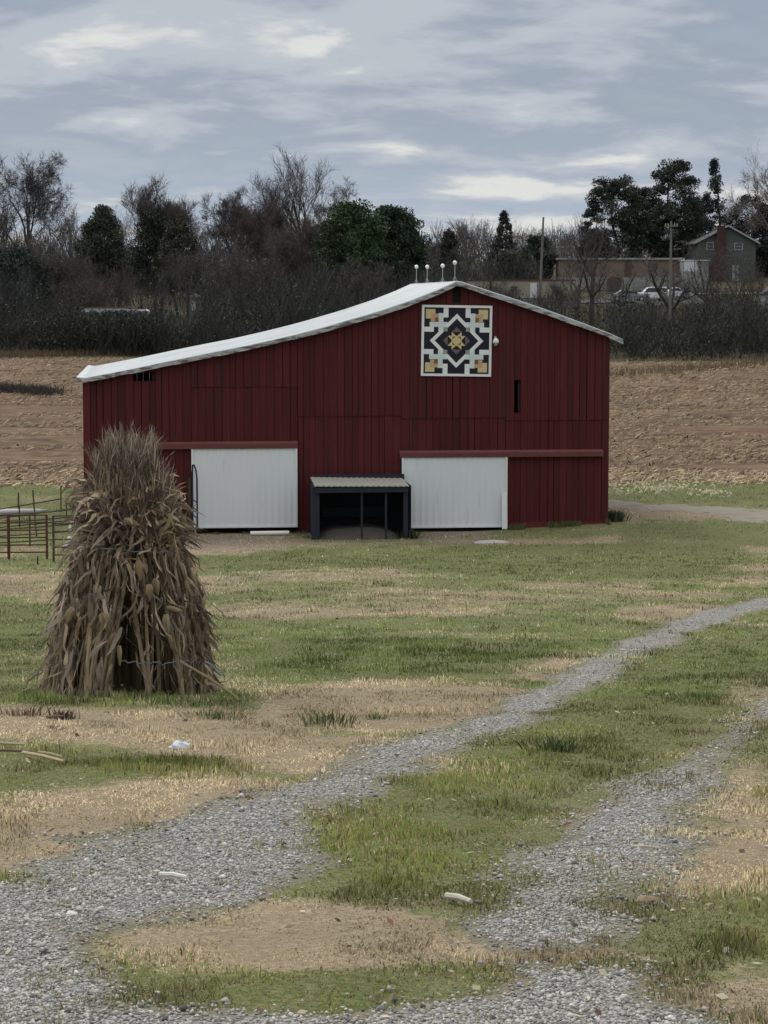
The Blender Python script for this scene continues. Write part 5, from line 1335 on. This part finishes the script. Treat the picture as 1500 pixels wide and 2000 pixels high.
def window(parent, x0, x1, y, z0, z1, fr='white_paint'):
    m = MB(); e = .09
    m.box(x0, x1, y - .06, y, z0, z0 + e); m.box(x0, x1, y - .06, y, z1 - e, z1); m.box(x0, x0 + e, y - .06, y, z0 + e, z1 - e); m.box(x1 - e, x1, y - .06, y, z0 + e, z1 - e); m.box(x0 + e, x1 - e, y - .045, y, (z0 + z1) / 2 - .03, (z0 + z1) / 2 + .03)
    f = m.build('window', M[fr], parent); m = MB(); m.box(x0 + e, x1 - e, y - .03, y - .004, z0 + e, z1 - e); m.build('pane', M['glass'], f)
    return f
# tan flat-roofed building behind the forked tree
x0, x1, zb, s = place(1092, 1332, 553, 300); W_ = x1 - x0; t = thing('building', 'long low tan flat-roofed building under the pines', 'building', (x0, 300, zb))
hz = 47 * s; m = MB(); m.box(0, W_, 0, 9, .78, hz - .12); m.build('wall', M['tan_wall'], t)
m = MB(); m.box(-.02, W_ + .02, -.02, 9.02, -3.5, .78); m.build('foundation', M['grey_wall'], t)
m = MB(); m.box(-.25, W_ + .25, -.3, 9.3, hz - .12, hz + .12); m.build('roof', M['curb'], t)
m = MB(); m.box(W_ * .53, W_ * .585, -.07, .0, .79, hz - .15); m.build('door', M['rust_trim'], t)
for a in (.2, .72): window(t, W_ * a, W_ * a + 1.1, -.003, 1.5, 2.6, 'rust_trim')
m = MB(); m.prism([(W_ * .62 - 7, -.3), (W_ * .62 - 5.2, -.3), (W_ * .62 - 5.2, .9), (W_ * .62 - 6.4, 1.1), (W_ * .62 - 7, .7)], -1.6, -.6); o = m.build('wood_pile', M['rust_trim']); o.location = (x0 + 3.2, 300, zb - .2); tag(o, 'small dark brown wood pile in front of the tan flat-roofed building', 'wood pile')
# green gabled house with brick chimney
d = 318; x0, x1, zb, s = place(1361, 1474, 546, d); W_ = x1 - x0; he = (546 - 474) * s; hr = (546 - 444) * s
t = thing('house', 'two-storey grey-green house with brick chimney at right under the trees', 'house', (x0, d, zb))
m = MB(); m.prism([(0, -3), (W_, -3), (W_, he), (W_ * .52, hr), (0, he)], 0, 11); m.build('wall', M['green_siding'], t)
m = MB(); ov = .55; k = (hr - he) / (W_ * .52); k2 = (hr - he) / (W_ * .48)
m.add([(-ov, -.5, he - ov * k + .03), (W_ * .52, -.5, hr + .03), (W_ * .52, 11.5, hr + .03), (-ov, 11.5, he - ov * k + .03), (-ov, -.5, he - ov * k + .2), (W_ * .52, -.5, hr + .2), (W_ * .52, 11.5, hr + .2), (-ov, 11.5, he - ov * k + .2)], [(0, 3, 2, 1), (4, 5, 6, 7), (0, 1, 5, 4), (2, 3, 7, 6), (3, 0, 4, 7)])
m.add([(W_ * .52, -.5, hr + .03), (W_ + ov, -.5, he - ov * k2 + .03), (W_ + ov, 11.5, he - ov * k2 + .03), (W_ * .52, 11.5, hr + .03), (W_ * .52, -.5, hr + .2), (W_ + ov, -.5, he - ov * k2 + .2), (W_ + ov, 11.5, he - ov * k2 + .2), (W_ * .52, 11.5, hr + .2)], [(0, 3, 2, 1), (4, 5, 6, 7), (0, 1, 5, 4), (1, 2, 6, 5), (2, 3, 7, 6)])
rf = m.build('roof', M['shingle'], t)
m = MB()
for xa, za, xb, zb_ in ((-ov, he - ov * k, W_ * .52, hr), (W_ * .52, hr, W_ + ov, he - ov * k2)): m.add([(xa, -.56, za), (xb, -.56, zb_), (xb, -.505, zb_), (xa, -.505, za), (xa, -.56, za + .24), (xb, -.56, zb_ + .24), (xb, -.505, zb_ + .24), (xa, -.505, za + .24)], [(0, 3, 2, 1), (4, 5, 6, 7), (0, 1, 5, 4), (1, 2, 6, 5), (2, 3, 7, 6), (3, 0, 4, 7)])
m.build('bargeboard', M['white_paint_far'], t)
cx = (1404 - 1361) * s; m = MB(); m.prism([(cx - 1.4, -3), (cx + .75, -3), (cx + .6, hr + .08), (cx - .5, hr + .08), (cx - .55, 2.8), (cx - 1.4, 2.0)], -.75, -.58); m.prism([(cx - 1.4, -3), (cx + .75, -3), (cx + .75, he), (cx - .55, he), (cx - .55, 2.8), (cx - 1.4, 2.0)], -.57, .0); m.build('chimney', M['brick'], t)
window(t, (1378 - 1361) * s, (1394 - 1361) * s - .1, -.003, (546 - 489) * s, (546 - 474) * s, 'white_paint_far'); window(t, (1432 - 1361) * s, (1449 - 1361) * s, -.003, (546 - 489) * s, (546 - 475) * s, 'white_paint_far')
m = MB(); m.box((1429 - 1361) * s, (1441 - 1361) * s, -.08, 0, -.2, (546 - 518) * s); dr_o = m.build('door', M['white_paint_far'], t); m = MB(); m.lathe([(.001, -.05), (.05, 0), (.001, .05)], ((1439 - 1361) * s - .1, -.11, .95), 8); m.build('handle', M['steel'], dr_o)
# grey shed with white upper front
d = 296; x0, x1, zb, s = place(1333, 1383, 549, d); W_ = x1 - x0; h = 39 * s
t = thing('shed', 'small grey shed with white upper front between tan building and green house', 'shed', (x0, d, zb)); m = MB(); m.box(0, W_, 0, 4, -2, h); m.build('wall', M['shed_grey'], t)
m = MB(); m.box(-.1, W_ + .1, -.15, 4.1, h, h + .14); m.build('roof', M['white_paint'], t)
m = MB(); m.box(.1, W_ * .56, -.07, 0, h * .48, h - .06); m.build('awning_panel', M['white_paint'], t); m = MB(); m.box(.15, W_ * .54, -.05, 0, .05, h * .45); m.build('garage_door', M['grey_wall'], t)
# long tan trailer behind the barn's ridge
d = 262; x0, x1, zb, s = place(905, 1122, 588, d); W_ = x1 - x0; h = 41 * s
t = thing('trailer', 'long pale tan trailer with rusty roof edge behind the barn ridge', 'trailer', (x0, d, zb)); m = MB(); m.box(0, W_, 0, 2.6, .35, h - .12); m.build('body', M['tan_trailer'], t)
m = MB(); m.box(-.08, W_ + .08, -.08, 2.7, h - .12, h + .03); m.build('roof', M['rust_trim'], t); m = MB(); m.box(.1, W_ - .1, .1, 2.5, -2.5, .35); m.build('skirting', M['shed_grey'], t)
m = MB(); m.box(W_ * .235, W_ * .255, -.05, 0, .36, h - .14); m.build('downpipe', M['rust_trim'], t)
m = MB(); m.box(W_ * .60, W_ * .66, -.05, 0, .36, h * .85); m.build('door', M['white_paint'], t)
for a in (.08, .42, .80): window(t, W_ * a, W_ * a + .9, -.003, 1.0, 1.75, 'shed_grey')
# white roofs glimpsed through the left thicket
d = 182; x0, x1, zb, s = place(156, 256, 619, d); W_ = x1 - x0; h = 17 * s
t = thing('trailer', 'long low white trailer half hidden by the left thicket', 'trailer', (x0, d, zb)); m = MB(); m.prism([(0, -1.4), (W_, -1.4), (W_, h - .15), (W_ - .3, h), (.5, h), (0, h - .25)], 0, 2.4); m.build('body', mat('dull_trailer_white', (.46, .47, .48), .2, 2), t); m = MB(); m.box(-.05, W_ + .05, -.05, 2.45, h + .002, h + .07); m.build('roof', M['rust_trim'], t)
for a in (.2, .5, .78): window(t, W_ * a, W_ * a + .5, -.003, h * .35, h * .8, 'shed_grey')
x0, x1, zb, s = place(262, 288, 619, d); W_ = x1 - x0; h = 14 * s
t = thing('trailer', 'short white camper just right of the long white trailer', 'trailer', (x0, d, zb)); m = MB(); m.prism([(0, -1.4), (W_, -1.4), (W_, h - .1), (W_ - .15, h), (.3, h), (0, h - .2)], 0, 2); m.build('body', M['white_wood'], t); window(t, W_ * .3, W_ * .7, -.003, h * .3, h * .8, 'shed_grey')
d = 205; x0, x1, zb, s = place(366, 394, 606, d); W_ = x1 - x0; h = 32 * s
t = thing('shed', 'small pale grey shed in the clearing behind the thin dark trunk', 'shed', (x0, d, zb)); m = MB(); m.box(0, W_, 0, 2, -1.5, h * .8); m.build('wall', M['shed_grey'], t); m = MB(); m.prism([(-.1, h * .8), (W_ + .1, h * .8), (W_ * .5, h)], -.1, 2.1); m.build('roof', M['grey_wall'], t); m = MB(); m.box(W_ * .3, W_ * .62, -.04, 0, 0, h * .55); m.build('door', M['white_paint'], t)
d = 240; x0, x1, zb, s = place(1493, 1530, 600, d); W_ = x1 - x0; h = 26 * s
t = thing('shed', 'pale sided shed at the right edge below the green house', 'shed', (x0, d, zb)); m = MB(); m.box(0, W_, 0, 3, -1.5, h); m.build('wall', M['shed_grey'], t); m = MB(); m.prism([(-.2, h), (W_ + .2, h), (W_ * .5, h + .8)], -.2, 3.2); m.build('roof', M['shingle'], t); window(t, .9, 1.6, -.003, .7, 1.4)
# road on the hill with a pale kerb
def strip(name, px0, px1, ya, yb, d0, d1, mt, lift):
    n_ = 24; V = []
    for i in range(n_ + 1):
        s = i / n_; px = px0 + (px1 - px0) * s
        for d in (d0, d1):
            x = P(px, 600, d).x; V.append((x, d + 1.2 * s, zt1(x, d + 1.2 * s) + lift))
    F = [(2 * i, 2 * i + 2, 2 * i + 3, 2 * i + 1) for i in range(n_)]
    return tag(np_mesh(name, np.array(V), np.array(F), mt), kind='structure')
strip('road', 1130, 1640, 0, 0, 272, 279, M['asphalt'], .12)
strip('driveway', 1350, 1640, 0, 0, 291, 294, M['curb'], .10)
m = MB(); a = P(1238, 600, 270.5); b = P(1432, 600, 270.5); za = zt1(a.x, 270.5)
m.box(a.x, b.x, 270.2, 270.6, za - 1.2, za + .35); o = m.build('retaining_wall', M['curb']); tag(o, 'low pale wall along the hillside road below the white car', 'wall')
# cars
def car(px, ybase, d, L, kind, paint, label, flip=1):
    a = P(px, 600, d); zb = zt1(a.x, d) + .13
    t = thing('parked_car', label, 'car', (a.x, d, zb), 0 if flip > 0 else math.pi, 'cars parked on the hillside road'); w = 1.75; h = 1.7 if kind == 'suv' else 1.42; b = .32
    half = L / 2
    if kind == 'suv': body = [(-half, b), (half, b), (half, .85), (half - .12, .98), (half - 1.15, 1.05), (half - 1.75, h - .05), (half - 2.2, h), (-half + .35, h), (-half + .05, 1.02), (-half, .8)]; gl = [(half - 1.3, 1.08), (half - 1.8, h - .12), (-half + .45, h - .12), (-half + .2, 1.08)]
    else: body = [(-half, b), (half, b), (half, .72), (half - .15, .84), (half - 1.1, .94), (half - 1.85, h - .03), (half - 2.3, h), (-half + 1.35, h - .02), (-half + .7, .98), (-half + .05, .92), (-half, .75)]; gl = [(half - 1.25, .97), (half - 1.9, h - .1), (-half + 1.4, h - .1), (-half + .85, .99)]
    m = MB(); m.prism(body, -w / 2, w / 2); m.build('body', M[paint], t, bevel=.06)
    for yy in (-w / 2 - .012, w / 2 + .002): m = MB(); m.prism(gl, yy, yy + .01); m.build('window', M['glass'], t)
    for xx in (-half + .85, half - .85):
        for yy in (-w / 2 - .03, w / 2 - .17):
            m = MB(); m.tube([(xx, yy, .33), (xx, yy + .2, .33)], .33, 16); wh = m.build('wheel', M['tire'], t); m = MB(); m.tube([(xx, yy - .012, .33), (xx, yy + .212, .33)], .19, 12); m.build('rim', M['steel'], wh)
    for yy in (-w / 2 + .12, w / 2 - .42): m = MB(); m.box(half - .03, half + .015, yy, yy + .3, .64, .76); m.build('headlight', M['lampw'], t)
    return t
car(1270, 586, 274.2, 4.3, 'suv', 'carwhite', 'white suv with dark side windows parked on the hillside road', -1)
car(1322, 586, 279.0, 3.9, 'sedan', 'carwhite', 'second white car behind the tall utility pole')
car(1228, 590, 273.4, 4.6, 'sedan', 'cargrey', 'dark grey car at the left end of the parked cars')
# utility poles
def upole(px, ytop, d, label, rr_=.13, arm=1.1, ybase=None):
    a = P(px, 600, d); zb = zt1(a.x, d); H = P(px, ytop, d).z - zb
    t = thing('utility_pole', label, 'utility pole', (a.x, d, zb), 0, 'utility poles'); m = MB(); m.tube([(0, 0, -.4), (0, 0, H)], [rr_ * 1.25, rr_ * .8], 10); m.build('pole', M['pole'], t)
    if arm:
        m = MB(); m.box(-arm, arm, -rr_ - .10, -rr_ + .02, H - .5, H - .36); ca = m.build('crossarm', M['pole'], t)
        for x in (-arm + .1, -arm * .45, arm * .45, arm - .1): m = MB(); m.lathe([(.03, 0), (.05, .06), (.035, .12), (.001, .15)], (x, -rr_ - .04, H - .36), 8); m.build('insulator', M['steel'], ca)
    return t
upole(1053.5, 424, 262, 'pale leaning utility pole rising beside the long tan trailer', .14, 0).rotation_euler = (0, R(2.2), 0)
upole(1309, 432, 200, 'tall utility pole with crossarm beside the forked bare tree', .11, .6)
upole(1263, 488, 290, 'short thin pole before the tan flat-roofed building', .08, .0)
upole(1093, 478, 300, 'thin light pole at the left end of the tan building', .07, .55)
# sagging wires between the tall pole and beyond the frame
a = P(1309, 446, 200); m = MB(); b = P(1760, 470, 190)
m.tube([a.lerp(b, s) + Vector((0, 0, -1.1 * 4 * s * (1 - s))) for s in np.linspace(0, 1, 14)], .012, 4); o = m.build('power_line', M['black']); tag(o, 'thin power line sagging from the tall utility pole to the right', 'wire')
